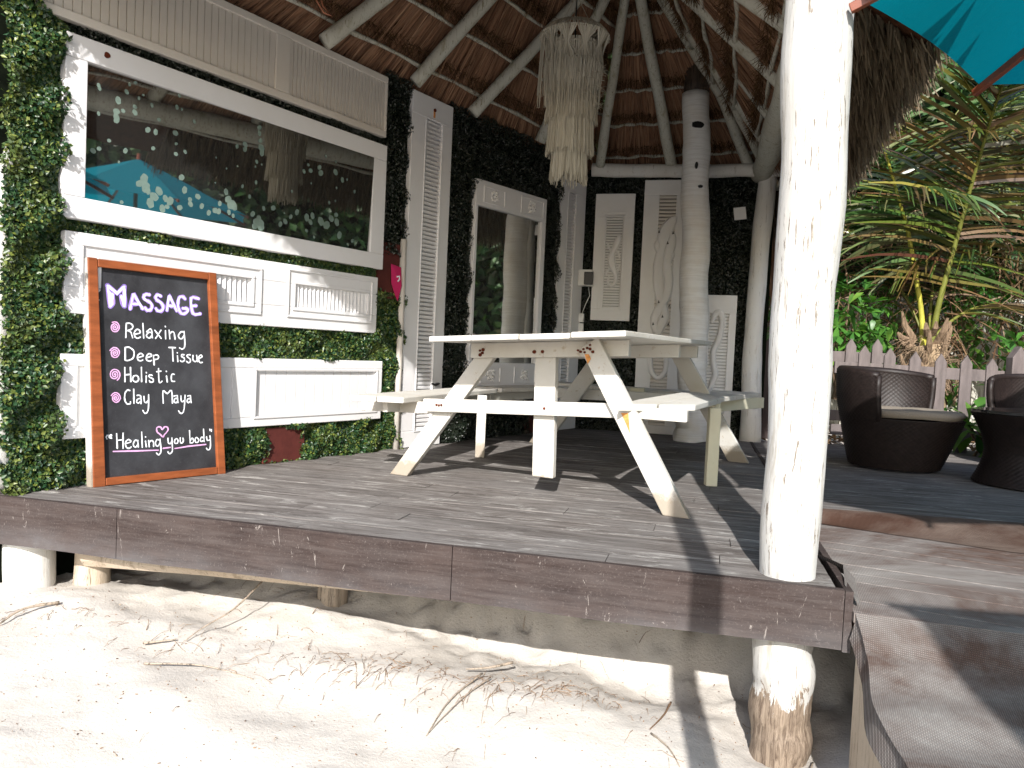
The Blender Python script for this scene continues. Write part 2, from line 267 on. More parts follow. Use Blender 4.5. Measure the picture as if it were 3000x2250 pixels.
# ------------------------------------------------------------------ building helpers
WL = {}
class MB:
    def __init__(s): s.v = []; s.f = []
    def hexa(s, p):                       # p: 4 bottom, 4 top points in ring order
        n = len(s.v); s.v += [tuple(q) for q in p]
        s.f += [(n, n+3, n+2, n+1), (n+4, n+5, n+6, n+7)] + [(n+i, n+(i+1) % 4, n+4+(i+1) % 4, n+4+i) for i in range(4)]
        return s
    def box(s, a, b, fn=None):
        (x0, y0, z0), (x1, y1, z1) = a, b
        p = [(x0, y0, z0), (x1, y0, z0), (x1, y1, z0), (x0, y1, z0), (x0, y0, z1), (x1, y0, z1), (x1, y1, z1), (x0, y1, z1)]
        return s.hexa([fn(*q) for q in p] if fn else p)
    def beam(s, a, b, w, h, side=None):   # box from a to b, w across (horizontal), h the other way
        a, b = Vector(a), Vector(b); d = (b-a).normalized()
        sv = Vector(side).normalized() if side else (d.cross(Vector((0, 0, 1))) if abs(d.z) < 0.95 else Vector((1, 0, 0))).normalized()
        u = sv.cross(d).normalized(); p = []
        for q in (a, b): p.append([q-sv*w/2-u*h/2, q+sv*w/2-u*h/2, q+sv*w/2+u*h/2, q-sv*w/2+u*h/2])
        return s.hexa(p[0]+p[1])
    def prism(s, poly, z0, z1):
        n = len(s.v); k = len(poly)
        s.v += [(x, y, (z0(x, y) if callable(z0) else z0)) for x, y in poly]+[(x, y, (z1(x, y) if callable(z1) else z1)) for x, y in poly]
        s.f += [tuple(range(n+k-1, n-1, -1)), tuple(range(n+k, n+2*k))]+[(n+i, n+(i+1) % k, n+k+(i+1) % k, n+k+i) for i in range(k)]
        return s
    def tube(s, pts, rad, seg=10, jit=0.0, cap=True, flat=1.0):
        pts = [Vector(p) for p in pts]; N = len(pts); n0 = len(s.v)
        if not hasattr(rad, '__len__'): rad = [rad]*N
        ref = None
        for i, p in enumerate(pts):
            d = (pts[min(i+1, N-1)]-pts[max(i-1, 0)]).normalized()
            if ref is None:
                ref = d.cross(Vector((0.3, 0.9, 0.2)) if abs(d.dot(Vector((0.3, 0.9, 0.2)))) < 0.9 else Vector((1, 0, 0))).normalized()
            ref = (ref-d*ref.dot(d)).normalized(); u = d.cross(ref)
            for j in range(seg):
                a = 2*math.pi*j/seg; r = rad[i]*(1+random.uniform(-jit, jit))
                s.v.append(tuple(p+ref*math.cos(a)*r+u*math.sin(a)*r*flat))
        for i in range(N-1):
            for j in range(seg):
                a = n0+i*seg+j; b = n0+i*seg+(j+1) % seg; s.f.append((a, b, b+seg, a+seg))
        if cap: s.f += [tuple(range(n0+seg-1, n0-1, -1)), tuple(range(n0+(N-1)*seg, n0+N*seg))]
        return s
    def mesh(s, name, mt, off=(0, 0, 0), smooth=False, fix=True):
        me = bpy.data.meshes.new(name); ox, oy, oz = off
        me.from_pydata([(x-ox, y-oy, z-oz) for x, y, z in s.v], [], s.f)
        if fix and len(s.f) < 4000:
            bm = bmesh.new(); bm.from_mesh(me); bmesh.ops.recalc_face_normals(bm, faces=bm.faces); bm.to_mesh(me); bm.free()
        if smooth: me.polygons.foreach_set('use_smooth', [True]*len(me.polygons))
        me.materials.append(mt); me.update(); return me
def link(o, parent=None):
    scene.collection.objects.link(o)
    if parent is not None: o.parent = parent
    return o
def tag(o, label=None, cat=None, group=None, kind=None):
    if label: o['label'] = label
    if cat: o['category'] = cat
    if group: o['group'] = group
    if kind: o['kind'] = kind
    return o
def thing(name, label, cat, loc, group=None):
    o = bpy.data.objects.new(name, None); o.empty_display_size = 0.1; o.location = loc; link(o); WL[o.name] = Vector(loc)
    return tag(o, label, cat, group)
def part(name, mb, mt, parent, smooth=False, kind=None, bevel=0, label=None):
    off = WL[parent.name]; me = mb.mesh(name, M[mt] if isinstance(mt, str) else mt, off, smooth)
    o = bpy.data.objects.new(name, me); link(o, parent); WL[o.name] = off
    if bevel: bv = o.modifiers.new('b', 'BEVEL'); bv.width = bevel; bv.segments = 2; bv.limit_method = 'ANGLE'
    if kind: o['kind'] = kind
    if label: o['label'] = label
    return o
def solo(name, mb, mt, label=None, cat=None, group=None, kind=None, loc=None, smooth=False, bevel=0):
    loc = Vector(loc if loc is not None else mb.v[0]) if kind != 'structure' else Vector((0, 0, 0))
    me = mb.mesh(name, M[mt] if isinstance(mt, str) else mt, loc, smooth); o = bpy.data.objects.new(name, me); o.location = loc; link(o); WL[o.name] = loc
    if bevel: bv = o.modifiers.new('b', 'BEVEL'); bv.width = bevel; bv.segments = 2; bv.limit_method = 'ANGLE'
    return tag(o, label, cat, group, kind)
def copies(name, me, parent, locs):
    off = WL[parent.name]
    for l in locs:
        o = bpy.data.objects.new(name, me); o.location = Vector(l)-off; link(o, parent); WL[o.name] = Vector(l)
def nparr(name, V, F4, mt, parent=None, kind='stuff', loc=(0, 0, 0), label=None, cat=None, group=None, smooth=False):
    """fast mesh from numpy: V (n,3), F4 (m,k)"""
    off = np.array(WL[parent.name] if parent is not None else loc, float)
    V = V-off; k = F4.shape[1]; me = bpy.data.meshes.new(name)
    me.vertices.add(len(V)); me.vertices.foreach_set('co', V.astype(np.float32).ravel())
    me.loops.add(F4.size); me.loops.foreach_set('vertex_index', F4.astype(np.int32).ravel())
    me.polygons.add(len(F4)); me.polygons.foreach_set('loop_start', np.arange(0, F4.size, k, dtype=np.int32))
    me.polygons.foreach_set('loop_total', np.full(len(F4), k, dtype=np.int32))
    if smooth: me.polygons.foreach_set('use_smooth', np.ones(len(F4), dtype=bool))
    me.update(calc_edges=True); me.validate(); me.materials.append(M[mt])
    o = bpy.data.objects.new(name, me)
    if parent is None: o.location = loc; link(o); WL[o.name] = Vector(loc)
    else: link(o, parent); WL[o.name] = WL[parent.name]
    return tag(o, label, cat, group, kind)
def unit(a): return a/np.maximum(np.linalg.norm(a, axis=-1, keepdims=True), 1e-9)
def leaves(P, Nrm, L, W, spread=0.7):
    """folded diamond leaves: P (n,3) positions, Nrm (n,3) or (3,) mean normal"""
    n = len(P); d = unit(rng.normal(size=(n, 3))); nn = unit(np.broadcast_to(Nrm, (n, 3))+rng.normal(size=(n, 3))*spread)
    t = unit(d-nn*np.sum(d*nn, 1, keepdims=True)); s = np.cross(t, nn)
    L = np.broadcast_to(L, (n,))[:, None]*rng.uniform(0.7, 1.25, (n, 1)); W = np.broadcast_to(W, (n,))[:, None]*rng.uniform(0.8, 1.2, (n, 1))
    a = P-t*L/2; c = P+t*L/2; b = P+s*W/2+nn*W*0.22+t*L*0.08; e = P-s*W/2+nn*W*0.22+t*L*0.08
    V = np.stack([a, b, c, e], 1).reshape(-1, 3); i = np.arange(n)[:, None]*4
    return V, np.concatenate([i+np.array([[0, 1, 2]]), i+np.array([[0, 2, 3]])], 0)
def strands(A, D, L, W, segs=3, bend=None, wander=0.0, side=None):
    """ribbon strands: A starts (n,3), D dirs, L lengths (n,), W widths (n,)"""
    n = len(A); D = unit(D); S = unit(np.cross(D, unit(rng.normal(size=(n, 3))))) if side is None else np.broadcast_to(side, (n, 3))
    P = A.copy(); rows = []; d = D.copy()
    for k in range(segs+1):
        w = (W*(1-0.75*(k/segs)**2))[:, None]/2
        rows += [P-S*w, P+S*w]
        if bend is not None: d = unit(d+bend/segs)
        if wander: d = unit(d+rng.normal(size=(n, 3))*wander)
        P = P+d*(L/segs)[:, None]
    V = np.stack(rows, 1).reshape(-1, 3); m_ = 2*(segs+1); i = np.arange(n)[:, None]*m_
    F = np.concatenate([i+np.array([[2*k, 2*k+1, 2*k+3, 2*k+2]]) for k in range(segs)], 0)
    return V, F
CHALK = {"title_M":[[[77,903],[89,812]],[[77,903],[119,872],[151,906]],[[151,906],[152,817]],[[139,859],[151,817]],[[96,867],[97,822]],[[85,873],[93,816]]],"title":[[[178,806],[182,826],[188,855],[193,875],[196,877],[199,870],[204,860],[214,844],[227,825],[236,811]],[[184,830],[214,831]],[[268,879],[264,879],[258,880],[253,880],[248,877],[243,873],[241,869],[240,865],[242,860],[246,856],[252,852],[261,849],[268,845],[274,841],[278,835],[281,829],[280,822],[278,814],[274,809],[269,806],[263,805],[258,805],[254,808],[250,812],[248,816]],[[323,877],[319,879],[313,882],[308,882],[304,880],[300,876],[298,871],[298,867],[300,863],[303,858],[310,854],[318,850],[325,845],[330,839],[334,832],[335,826],[334,819],[331,812],[326,808],[322,805],[316,805],[311,805],[306,808],[302,812],[300,816]],[[354,812],[356,832],[360,860],[364,880],[366,883],[369,879],[373,869],[382,852],[394,829],[402,813]],[[359,835],[381,834]],[[445,874],[442,877],[437,882],[432,884],[426,884],[420,882],[415,878],[412,871],[410,861],[409,852],[409,841],[410,831],[413,821],[416,813],[421,807],[426,802],[432,800],[439,801],[445,803],[451,807],[456,812],[459,817],[460,821],[459,825],[456,827],[449,828],[441,827],[434,827]],[[516,881],[504,883],[487,886],[476,880],[475,858],[479,828],[486,806],[498,801],[514,804],[525,807]],[[482,842],[503,845]]],"relaxing":[[[160,738],[158,673]],[[160,738],[166,739],[173,740],[179,739],[184,736],[188,732],[190,728],[190,723],[188,717],[184,713],[177,709],[169,706],[163,704]],[[170,705],[182,698],[189,673]],[[199,690],[207,692],[217,694],[225,698],[225,702],[222,708],[218,712],[215,714],[210,713],[206,711],[202,707],[198,700],[196,694],[197,688],[199,682],[201,677],[205,674],[209,672],[213,672],[218,673],[222,676],[225,678]],[[237,742],[241,674]],[[255,704],[258,707],[262,711],[265,714],[270,717],[274,718],[278,715],[280,704],[281,688],[282,677]],[[279,700],[276,701],[270,703],[265,702],[261,699],[257,694],[254,689],[254,685],[256,681],[258,678],[262,676],[266,676],[270,676],[274,680],[278,686],[281,690]],[[294,713],[325,676]],[[324,715],[298,675]],[[346,714],[347,675]],[[345,735],[346,732]],[[364,717],[368,676]],[[367,700],[370,703],[374,707],[378,710],[382,711],[386,710],[389,706],[391,696],[393,684],[394,675]],[[441,711],[437,712],[432,713],[426,713],[421,709],[415,702],[412,697],[411,691],[413,685],[416,681],[419,679],[424,678],[429,679],[433,684],[437,691],[440,695]],[[440,715],[441,700],[443,680],[444,662],[444,651],[443,643],[441,636],[438,632],[433,629],[429,628],[424,630],[420,632],[417,634]]],"deep":[[[155,627],[155,568]],[[155,627],[160,628],[166,629],[172,629],[179,626],[186,621],[192,616],[195,610],[196,603],[196,597],[195,590],[193,583],[189,577],[183,573],[176,570],[170,568],[164,567],[159,568],[155,568]],[[213,581],[221,584],[231,587],[238,590],[239,594],[236,597],[233,600],[230,601],[227,602],[223,601],[220,599],[216,596],[213,592],[212,587],[211,580],[212,575],[215,571],[219,568],[223,567],[228,567],[232,569],[236,571]],[[253,582],[261,584],[271,588],[278,591],[279,595],[276,599],[273,601],[269,602],[265,601],[260,598],[257,594],[255,589],[253,583],[253,579],[254,575],[255,571],[259,569],[264,567],[268,566],[272,567],[276,569],[278,570]],[[287,594],[291,549]],[[288,592],[291,593],[296,596],[301,597],[305,596],[310,593],[312,590],[313,586],[311,582],[308,578],[303,576],[296,575],[291,574]],[[363,634],[396,634]],[[381,632],[384,569]],[[406,595],[408,567]],[[405,610],[406,609]],[[440,601],[437,601],[432,602],[429,602],[427,599],[426,596],[426,593],[430,590],[436,588],[440,585],[442,581],[442,576],[441,572],[438,570],[433,568],[429,567],[426,568],[423,570],[421,572]],[[472,601],[468,602],[463,602],[459,601],[456,599],[455,596],[456,593],[460,589],[466,585],[471,581],[473,576],[473,572],[472,568],[470,565],[465,563],[461,562],[458,564],[455,567],[453,569]],[[486,599],[486,593],[485,585],[486,578],[489,574],[493,570],[497,568],[501,570],[506,574],[508,579],[508,586],[507,594],[505,600]],[[507,579],[510,569]],[[515,584],[521,586],[529,589],[535,593],[535,596],[531,600],[528,602],[524,600],[520,597],[517,592],[515,586],[516,580],[517,574],[519,569],[522,566],[525,564],[529,564],[533,565],[536,566]]],"holistic":[[[153,535],[154,470]],[[179,536],[181,470]],[[153,501],[179,504]],[[204,499],[199,498],[195,496],[192,493],[190,488],[189,482],[190,477],[194,473],[199,470],[204,469],[208,470],[213,473],[216,477],[217,482],[216,488],[215,493],[212,496],[208,498],[204,499]],[[230,537],[231,470]],[[253,497],[252,467]],[[253,513],[254,511]],[[281,499],[277,501],[272,502],[268,502],[266,499],[265,496],[267,492],[272,489],[280,486],[286,482],[287,478],[287,473],[286,470],[282,468],[277,467],[273,467],[271,469],[269,472],[268,475]],[[312,532],[312,515],[313,490],[314,472],[316,466],[319,465],[323,466],[325,467],[327,470],[329,472]],[[303,517],[324,520]],[[351,497],[355,468]],[[350,520],[351,518]],[[390,505],[387,506],[382,506],[378,505],[376,500],[375,494],[375,487],[375,481],[376,476],[378,472],[383,471],[388,471],[392,471]]],"clay":[[[176,429],[173,430],[169,432],[165,431],[161,428],[157,423],[154,417],[153,408],[152,397],[153,388],[155,380],[159,373],[163,368],[167,367],[173,367],[177,368],[179,371],[179,374],[179,377]],[[194,435],[195,370]],[[210,406],[214,407],[219,407],[223,406],[226,403],[227,398],[228,391],[229,383],[228,374],[228,367]],[[228,391],[224,391],[218,391],[213,389],[210,386],[208,381],[207,377],[209,374],[212,371],[216,370],[220,372],[224,376],[227,379]],[[242,401],[242,394],[243,384],[244,376],[247,373],[250,371],[253,371],[256,374],[259,378],[262,381]],[[264,408],[264,390],[264,364],[263,344],[261,333],[258,328],[255,324],[252,322],[249,321],[245,322],[242,326],[239,331],[237,335]],[[335,367],[334,385],[333,410],[334,427],[339,426],[347,417],[355,412],[362,418],[370,427],[376,428],[379,411],[380,385],[381,366]],[[388,400],[405,403],[409,368]],[[408,385],[404,387],[399,389],[394,388],[391,384],[389,378],[389,373],[391,370],[396,368],[400,368],[403,370],[406,375],[408,378]],[[424,400],[424,394],[424,385],[425,377],[427,374],[431,372],[434,372],[438,375],[442,379],[445,382]],[[445,403],[444,384],[442,357],[440,336],[437,326],[435,320],[432,317],[428,315],[425,315],[421,316],[417,320],[414,324],[412,328]],[[459,399],[472,402],[477,366]],[[475,384],[471,385],[466,386],[461,386],[458,383],[456,378],[455,374],[456,371],[458,368],[461,366],[466,369],[471,373],[475,376]]],"healing":[[[76,228],[69,221],[73,212]],[[73,227],[77,228]],[[84,221],[87,222],[91,223],[94,225],[94,227],[92,229],[91,230],[89,229],[86,227],[85,225],[84,223],[83,220],[84,217],[87,216],[91,215],[94,214]],[[116,233],[119,166]],[[145,234],[145,164]],[[117,202],[145,204]],[[158,185],[165,187],[174,189],[181,192],[181,195],[178,199],[174,202],[171,203],[166,202],[162,200],[159,196],[157,191],[155,185],[156,179],[158,173],[160,168],[164,165],[168,163],[172,162],[176,163],[179,166],[182,168]],[[213,193],[210,195],[205,198],[201,198],[198,195],[195,190],[193,185],[192,180],[193,174],[195,170],[197,168],[201,166],[204,166],[207,169],[210,173],[212,176]],[[213,197],[215,165]],[[231,234],[234,163]],[[249,191],[253,164]],[[249,211],[250,210]],[[264,193],[267,163]],[[265,183],[269,186],[274,190],[278,192],[282,191],[285,188],[287,184],[288,177],[288,169],[288,163]],[[316,192],[313,193],[310,195],[306,195],[302,192],[299,186],[297,181],[297,175],[299,170],[301,166],[304,164],[308,163],[311,165],[314,169],[317,175],[319,179]],[[319,196],[320,182],[323,162],[324,146],[323,137],[322,131],[320,127],[317,124],[314,122],[311,122],[308,124],[304,128],[302,131]],[[358,198],[358,192],[359,183],[360,177],[363,173],[367,171],[371,171],[373,174],[376,179],[377,183]],[[378,198],[379,182],[380,160],[381,142],[380,134],[378,130],[376,128],[373,125],[369,123],[365,123],[362,126],[359,130],[358,133]],[[401,194],[398,193],[394,189],[392,185],[391,180],[391,176],[393,172],[396,170],[401,170],[405,171],[407,174],[409,179],[409,184],[407,188],[404,192],[401,194]],[[420,196],[420,190],[420,182],[421,175],[423,172],[426,170],[429,170],[432,172],[434,175],[436,179],[436,184],[435,190],[434,194]],[[468,229],[471,168]],[[471,177],[474,182],[477,188],[481,191],[484,190],[487,186],[489,181],[489,177],[488,172],[486,169],[482,167],[476,168],[472,168]],[[506,193],[502,192],[499,188],[497,183],[497,179],[498,174],[500,170],[503,168],[508,168],[511,168],[514,171],[516,175],[517,180],[514,185],[510,190],[506,193]],[[542,232],[546,170]],[[545,188],[541,190],[535,192],[531,192],[528,189],[526,184],[525,179],[526,176],[528,172],[531,171],[535,172],[541,175],[545,177]],[[558,193],[562,174],[575,176]],[[577,197],[579,184],[580,165],[580,149],[579,140],[577,133],[575,129],[572,127],[568,127],[565,128],[562,130],[559,134],[558,136]],[[576,230],[578,223]],[[585,228],[585,219]]],"heart":[[[334,205],[329,208],[324,214],[319,219],[314,223],[308,227],[305,231],[303,237],[302,243],[302,248],[304,251],[307,253],[311,255],[315,255],[319,254],[323,252],[325,248],[328,242],[330,240],[333,243],[336,248],[339,252],[344,254],[348,254],[352,253],[355,250],[358,246],[359,241],[358,237],[355,232],[352,228],[349,224],[344,220],[341,217],[338,212],[336,207],[334,205]]],"line":[[[102,153],[204,148],[311,144]],[[335,151],[371,153]],[[394,146],[462,152],[555,155]]],"spiral1":[[[108,716],[108,715],[109,715],[110,715],[111,716],[112,717],[112,719],[111,722],[109,723],[107,724],[104,723],[101,720],[100,716],[101,712],[103,708],[107,706],[112,706],[116,709],[119,713],[121,719],[119,726],[115,730],[109,733],[103,732],[97,728],[93,721],[92,713],[95,705],[100,699],[108,697],[117,699],[124,705],[128,714],[128,724],[124,734],[117,740],[107,742],[97,739]]],"spiral2":[[[108,599],[109,599],[110,599],[111,599],[112,601],[112,603],[111,605],[109,606],[106,606],[103,605],[101,602],[101,598],[102,594],[104,591],[108,590],[113,590],[117,593],[120,598],[120,604],[118,610],[113,614],[107,616],[101,614],[95,609],[92,602],[93,594],[96,586],[103,581],[111,580],[119,583],[125,590],[129,600],[128,610],[122,619],[114,624],[103,625],[94,620],[87,611]]],"spiral3":[[[106,502],[106,503],[105,504],[106,505],[107,506],[109,506],[111,505],[112,503],[113,500],[112,497],[109,494],[106,493],[102,494],[99,497],[97,502],[97,507],[100,512],[104,515],[110,516],[116,514],[120,509],[122,501],[121,494],[116,488],[109,484],[102,484],[94,488],[89,495],[88,505],[90,514],[96,522],[105,526],[115,525],[124,519],[130,509],[131,497],[127,486],[119,477]]],"spiral4":[[[113,395],[113,394],[114,394],[115,395],[116,396],[116,398],[115,400],[113,402],[111,402],[108,401],[106,398],[105,394],[106,391],[109,387],[113,386],[117,386],[121,389],[124,393],[124,399],[122,405],[118,409],[112,411],[106,410],[100,405],[98,398],[98,390],[101,383],[107,378],[115,376],[123,379],[129,385],[133,394],[131,405],[126,413],[118,419],[108,420],[99,416],[92,407]]]}
STAINS = [[-2041,1780,12],[-2037,1769,10],[-1952,1741,18],[-1958,1690,16],[-1957,1665,18],[-1957,1649,13],[-1928,1701,12],[-1874,1735,13],[-1873,1710,14],[-2037,1659,11],[-1903,1827,10],[-1877,1843,10],[-1915,1790,13],[-1857,1778,10],[-1837,1799,6],[-1793,1764,10],[-1986,1553,10],[-1910,1526,12],[-2055,1491,16],[-2029,1507,12],[-1938,1469,7],[-1769,1647,17],[-1808,1647,16],[-1669,1668,14],[-1663,1619,10],[-1778,1569,12],[-1662,1570,13],[-1614,1592,11],[-1573,1749,11],[-1668,1792,11],[-1642,1788,7],[-1658,1850,9],[-1755,1709,11],[-1816,1418,28],[-1838,1392,18],[-1806,1381,24],[-1794,1366,19],[-1740,1377,24],[-1763,1346,22],[-1781,1312,24],[-1706,1348,19],[-1682,1340,23],[-1719,1297,22],[-1696,1310,15],[-1630,1318,18],[-1918,1291,10],[-1627,1465,16],[-1608,1408,18],[-1577,1368,14],[-1573,1346,15],[-1535,1390,15],[-1511,1347,16],[-1470,1321,16],[-1434,1339,16],[-1413,1338,16],[-1410,1379,16],[-1377,1444,16],[-1362,1409,21],[-1341,1385,26],[-1322,1379,20],[-1354,1344,15],[-1328,1330,12],[-1280,1492,12],[-1234,1448,12],[-1198,1529,12],[-1200,1638,12],[-1317,1588,7],[-1325,1689,14],[-1277,1710,16],[-1276,1686,14],[-1193,1819,14],[-1192,1790,14],[-1184,1753,15],[-1175,1716,20],[-1170,1692,18],[-1209,1360,18],[-1169,1347,14],[-1186,1324,24],[-1155,1310,28],[-1191,1299,22],[-1141,1402,12],[-1079,1415,17],[-1026,1336,17],[-994,1356,20],[-957,1388,17],[-916,1421,20],[-844,1403,21],[-803,1420,22],[-815,1381,18],[-739,1399,30],[-695,1384,26],[-661,1428,20],[-625,1456,18],[-616,1414,24],[-590,1341,22],[-882,1657,14],[-835,1671,14],[-853,1700,12],[-759,1674,22],[-771,1703,17],[-648,1703,18],[-591,1669,15],[-554,1679,8],[-637,1536,8],[-959,1529,10],[-825,1601,6],[-633,1614,10],[-1443,1604,5],[-1381,1562,5],[-1441,1478,6],[-489,1620,10],[-684,1517,10],[-728,1777,10],[-650,1762,8],[-1168,1631,6],[-1206,1610,7],[-482,1323,14],[-519,1295,12],[-784,1301,10],[-840,1329,12],[-1002,1401,6]]
# ------------------------------------------------------------------ ground
YF = lambda x: 2.35-0.2559*(x-1.03)                     # front edge line of the deck
def smooth(t): t = np.clip(t, 0, 1); return t*t*(3-2*t)
_k = [(rng.uniform(1.5, 16), rng.uniform(0, 2*math.pi), rng.uniform(0, 6.28)) for _ in range(26)]
def sand_h(x, y):
    x = np.asarray(x, float); y = np.asarray(y, float); d = y-YF(x)
    h = -0.51-0.055*np.clip(x, -3, 3)+np.where(d < 0, 0.14*np.maximum(d, -2.8), 0)
    h = h+smooth((d-0.42)/0.42)*0.30
    far = smooth((np.maximum(y-6.0, 0)+np.maximum(x-3.6, 0)*0.0)/1.0); h = h*(1-far)+(-0.04)*far
    n = 0
    for f, a, p in _k: n = n+np.sin((x*math.cos(a)+y*math.sin(a))*f*1.7+p+1.3*np.sin(0.7*f*(y*math.cos(a)-x*math.sin(a))+p))*(0.024/f)
    h = h+n*(0.75+0.25*smooth(d/0.3))
    r = np.hypot(x-0.93, y-2.46); h = h-0.06*np.exp(-(r/0.2)**2)+0.018*np.exp(-((r-0.33)/0.12)**2)
    lump = np.exp(-(((x+0.15*0)-0.55)/0.28)**2-((d-0.62)/0.2)**2)*0.06+np.exp(-((x+1.1)/0.5)**2-((d-0.5)/0.2)**2)*0.05
    cl = 0
    for f, a, p in _k[:14]: cl = cl+np.sin((x*math.cos(a)+y*math.sin(a))*(f*4+14)+p*3+2*np.sin(f*3*y+p))*0.0035
    return h+lump+cl*(0.12+np.exp(-((d-0.75)/0.35)**2)*1.6)
xs = np.concatenate([-np.geomspace(70, 2.9, 22), np.arange(-2.8, 1.9, 0.026), np.geomspace(2.0, 70, 40)])
ys = np.concatenate([-np.geomspace(70, 0.4, 24), np.arange(0, 1.9, 0.1), np.arange(1.9, 4.4, 0.024), np.geomspace(4.5, 70, 45)])
X, Y = np.meshgrid(xs, ys); Z = sand_h(X, Y)
grain = rng.normal(size=Z.shape)*0.0022; grain[(X < -2.8) | (X > 1.9) | (Y < 1.9) | (Y > 4.4)] = 0; Z = Z+grain
V = np.stack([X, Y, Z], -1).reshape(-1, 3); nx, ny = len(xs), len(ys)
I = (np.arange(ny-1)[:, None]*nx+np.arange(nx-1)[None]).reshape(-1, 1); F = I+np.array([[0, 1, nx+1, nx]])
nparr('sand', V, F, 'sand', kind='structure', smooth=True)

# ------------------------------------------------------------------ deck of individual boards
dF = Vector((0.969, -0.248, 0)).normalized(); nFb = Vector((0.248, 0.969, 0)).normalized()    # along the boards / away from the camera
DO = Vector((1.03, 2.35, 0))
def DK(u, v, z): p = DO-dF*u+nFb*v; return (p.x, p.y, z)
def edge_u(v):            # right edge of the deck, u as a function of v: runs along the beam line (0.26, 0.965)
    return -0.02-0.012*v*0
deck = thing('deck', None, None, (0, 0, 0)); tag(deck, kind='structure')
PW = 0.1405; rows = 33
def right_lim(v):
    # deck edge passes (1.03,2.35) and (2.1,6.8)
    y = 2.35+v*0.98; x = 1.03+0.245*(y-2.35); return (Vector((x, y, 0))-DO).dot(-dF)
def left_lim(v):
    # left wall base line: p0 + s dL, minus a hand
    dL = Vector((0.5543, 0.8323, 0)); p0 = Vector((-0.748, 5.144, 0))-Vector((0.8323, -0.5543, 0))*0.10
    # solve (p0+s dL - DO).nFb = v
    s = (v-(p0-DO).dot(nFb))/dL.dot(nFb); return (p0+dL*s-DO).dot(-dF)
mbf = MB()
for r in range(rows):
    v0, v1 = r*PW+0.001, (r+1)*PW-0.002
    ua, ub = right_lim(v0), max(left_lim(v0), right_lim(v0)+0.3)
    if r < 1: ub = 3.35
    cuts = [ua]+sorted([u for u in [ua+0.9+random.uniform(-0.7, 0.9), ua+2.2+random.uniform(-0.5, 0.6)] if u < ub-0.25])+[ub]
    for a, b in zip(cuts[:-1], cuts[1:]):
        dz = random.uniform(-0.0014, 0.0014); mb = MB()
        p = [DK(a+0.0015, v0, -0.028), DK(b-0.0015, v0, -0.028), DK(b-0.0015, v1, -0.028), DK(a+0.0015, v1, -0.028)]
        q = [DK(a+0.0015, v0, dz), DK(b-0.0015, v0, dz+random.uniform(-.001, .001)), DK(b-0.0015, v1, dz), DK(a+0.0015, v1, dz+random.uniform(-.001, .001))]
        part('deck_board', mb.hexa(p+q), 'deck', deck)
sub = MB()                                       # dark joists below close the gaps
for v in np.arange(0.12, rows*PW, 0.45):
    sub.hexa([DK(right_lim(v)+.02, v, -.12), DK(left_lim(v)-.05 if v > 1.0 else 3.2, v, -.12), DK(left_lim(v)-.05 if v > 1.0 else 3.2, v+.32, -.12), DK(right_lim(v)+.02, v+.32, -.12),
              DK(right_lim(v)+.02, v, -.032), DK(left_lim(v)-.05 if v > 1.0 else 3.2, v, -.032), DK(left_lim(v)-.05 if v > 1.0 else 3.2, v+.32, -.032), DK(right_lim(v)+.02, v+.32, -.032)])
part('joist', sub, 'fencedark', deck, kind=None)
# fascia boards
fz = [(-0.02, 1.24), (1.243, 2.62), (2.623, 3.6)]
for a, b in fz:
    mb = MB(); n = 14
    for i in range(n):
        a0, a1 = a+(b-a)*i/n, a+(b-a)*(i+1)/n
        w0, w1 = -0.182-0.012*min(a0, 2.5)/2.5+0.002*math.sin(a0*7), -0.182-0.012*min(a1, 2.5)/2.5+0.002*math.sin(a1*7)
        mb.hexa([DK(a0, -0.028, w0), DK(a1, -0.028, w1), DK(a1, -0.004, w1), DK(a0, -0.004, w0), DK(a0, -0.028, 0.003), DK(a1, -0.028, 0.003), DK(a1, -0.004, 0.003), DK(a0, -0.004, 0.003)])
    part('fascia_board', mb, 'fascia', deck)
mb = MB().hexa([DK(-0.045, -0.03, -0.187), DK(-0.022, -0.03, -0.187), DK(right_lim(4.6)-.0, 4.6, -0.187), DK(right_lim(4.6)-0.025, 4.6, -0.187), DK(-0.045, -0.03, 0.002), DK(-0.022, -0.03, 0.002), DK(right_lim(4.6)-.0, 4.6, 0.002), DK(right_lim(4.6)-0.025, 4.6, 0.002)])
part('fascia_board', mb, 'fascia', deck)
mb = MB().tube([DK(0.9, 0.10, -0.19), DK(1.6, 0.10, -0.20), DK(2.3, 0.09, -0.215), DK(2.86, 0.09, -0.235)], [0.03, 0.036, 0.04, 0.045], 8, 0.03)
part('support_beam', mb, 'joist', deck)

def pole(name, label, cat, pts, rad, mt, group=None, seg=20, jit=0.018, n=None):
    """rough tree pole with many rings"""
    P = [Vector(p) for p in pts]; out = []; rr = []; L = sum((b-a).length for a, b in zip(P, P[1:])); n = n or max(10, int(L/0.09)); ph = [random.uniform(0, 6) for _ in range(4)]
    for i in range(n+1):
        t = i/n*(len(P)-1); k = min(int(t), len(P)-2); f = t-k; q = P[k].lerp(P[k+1], f)
        w = Vector((math.sin(i*0.55+ph[0]), math.cos(i*0.43+ph[1]), math.sin(i*0.37+ph[2])*0.5))*0.05*rad[0]
        out.append(q+w); rr.append((rad[k]*(1-f)+rad[k+1]*f)*(1+0.025*math.sin(i*0.9+ph[3])))
    return MB().tube(out, rr, seg, jit)
def post(label, pts, rad, mt='post', group=None, name='wooden_post'):
    return solo(name, pole(name, label, 'post', pts, rad, mt), mt, label, 'post', group, loc=pts[0], smooth=True)
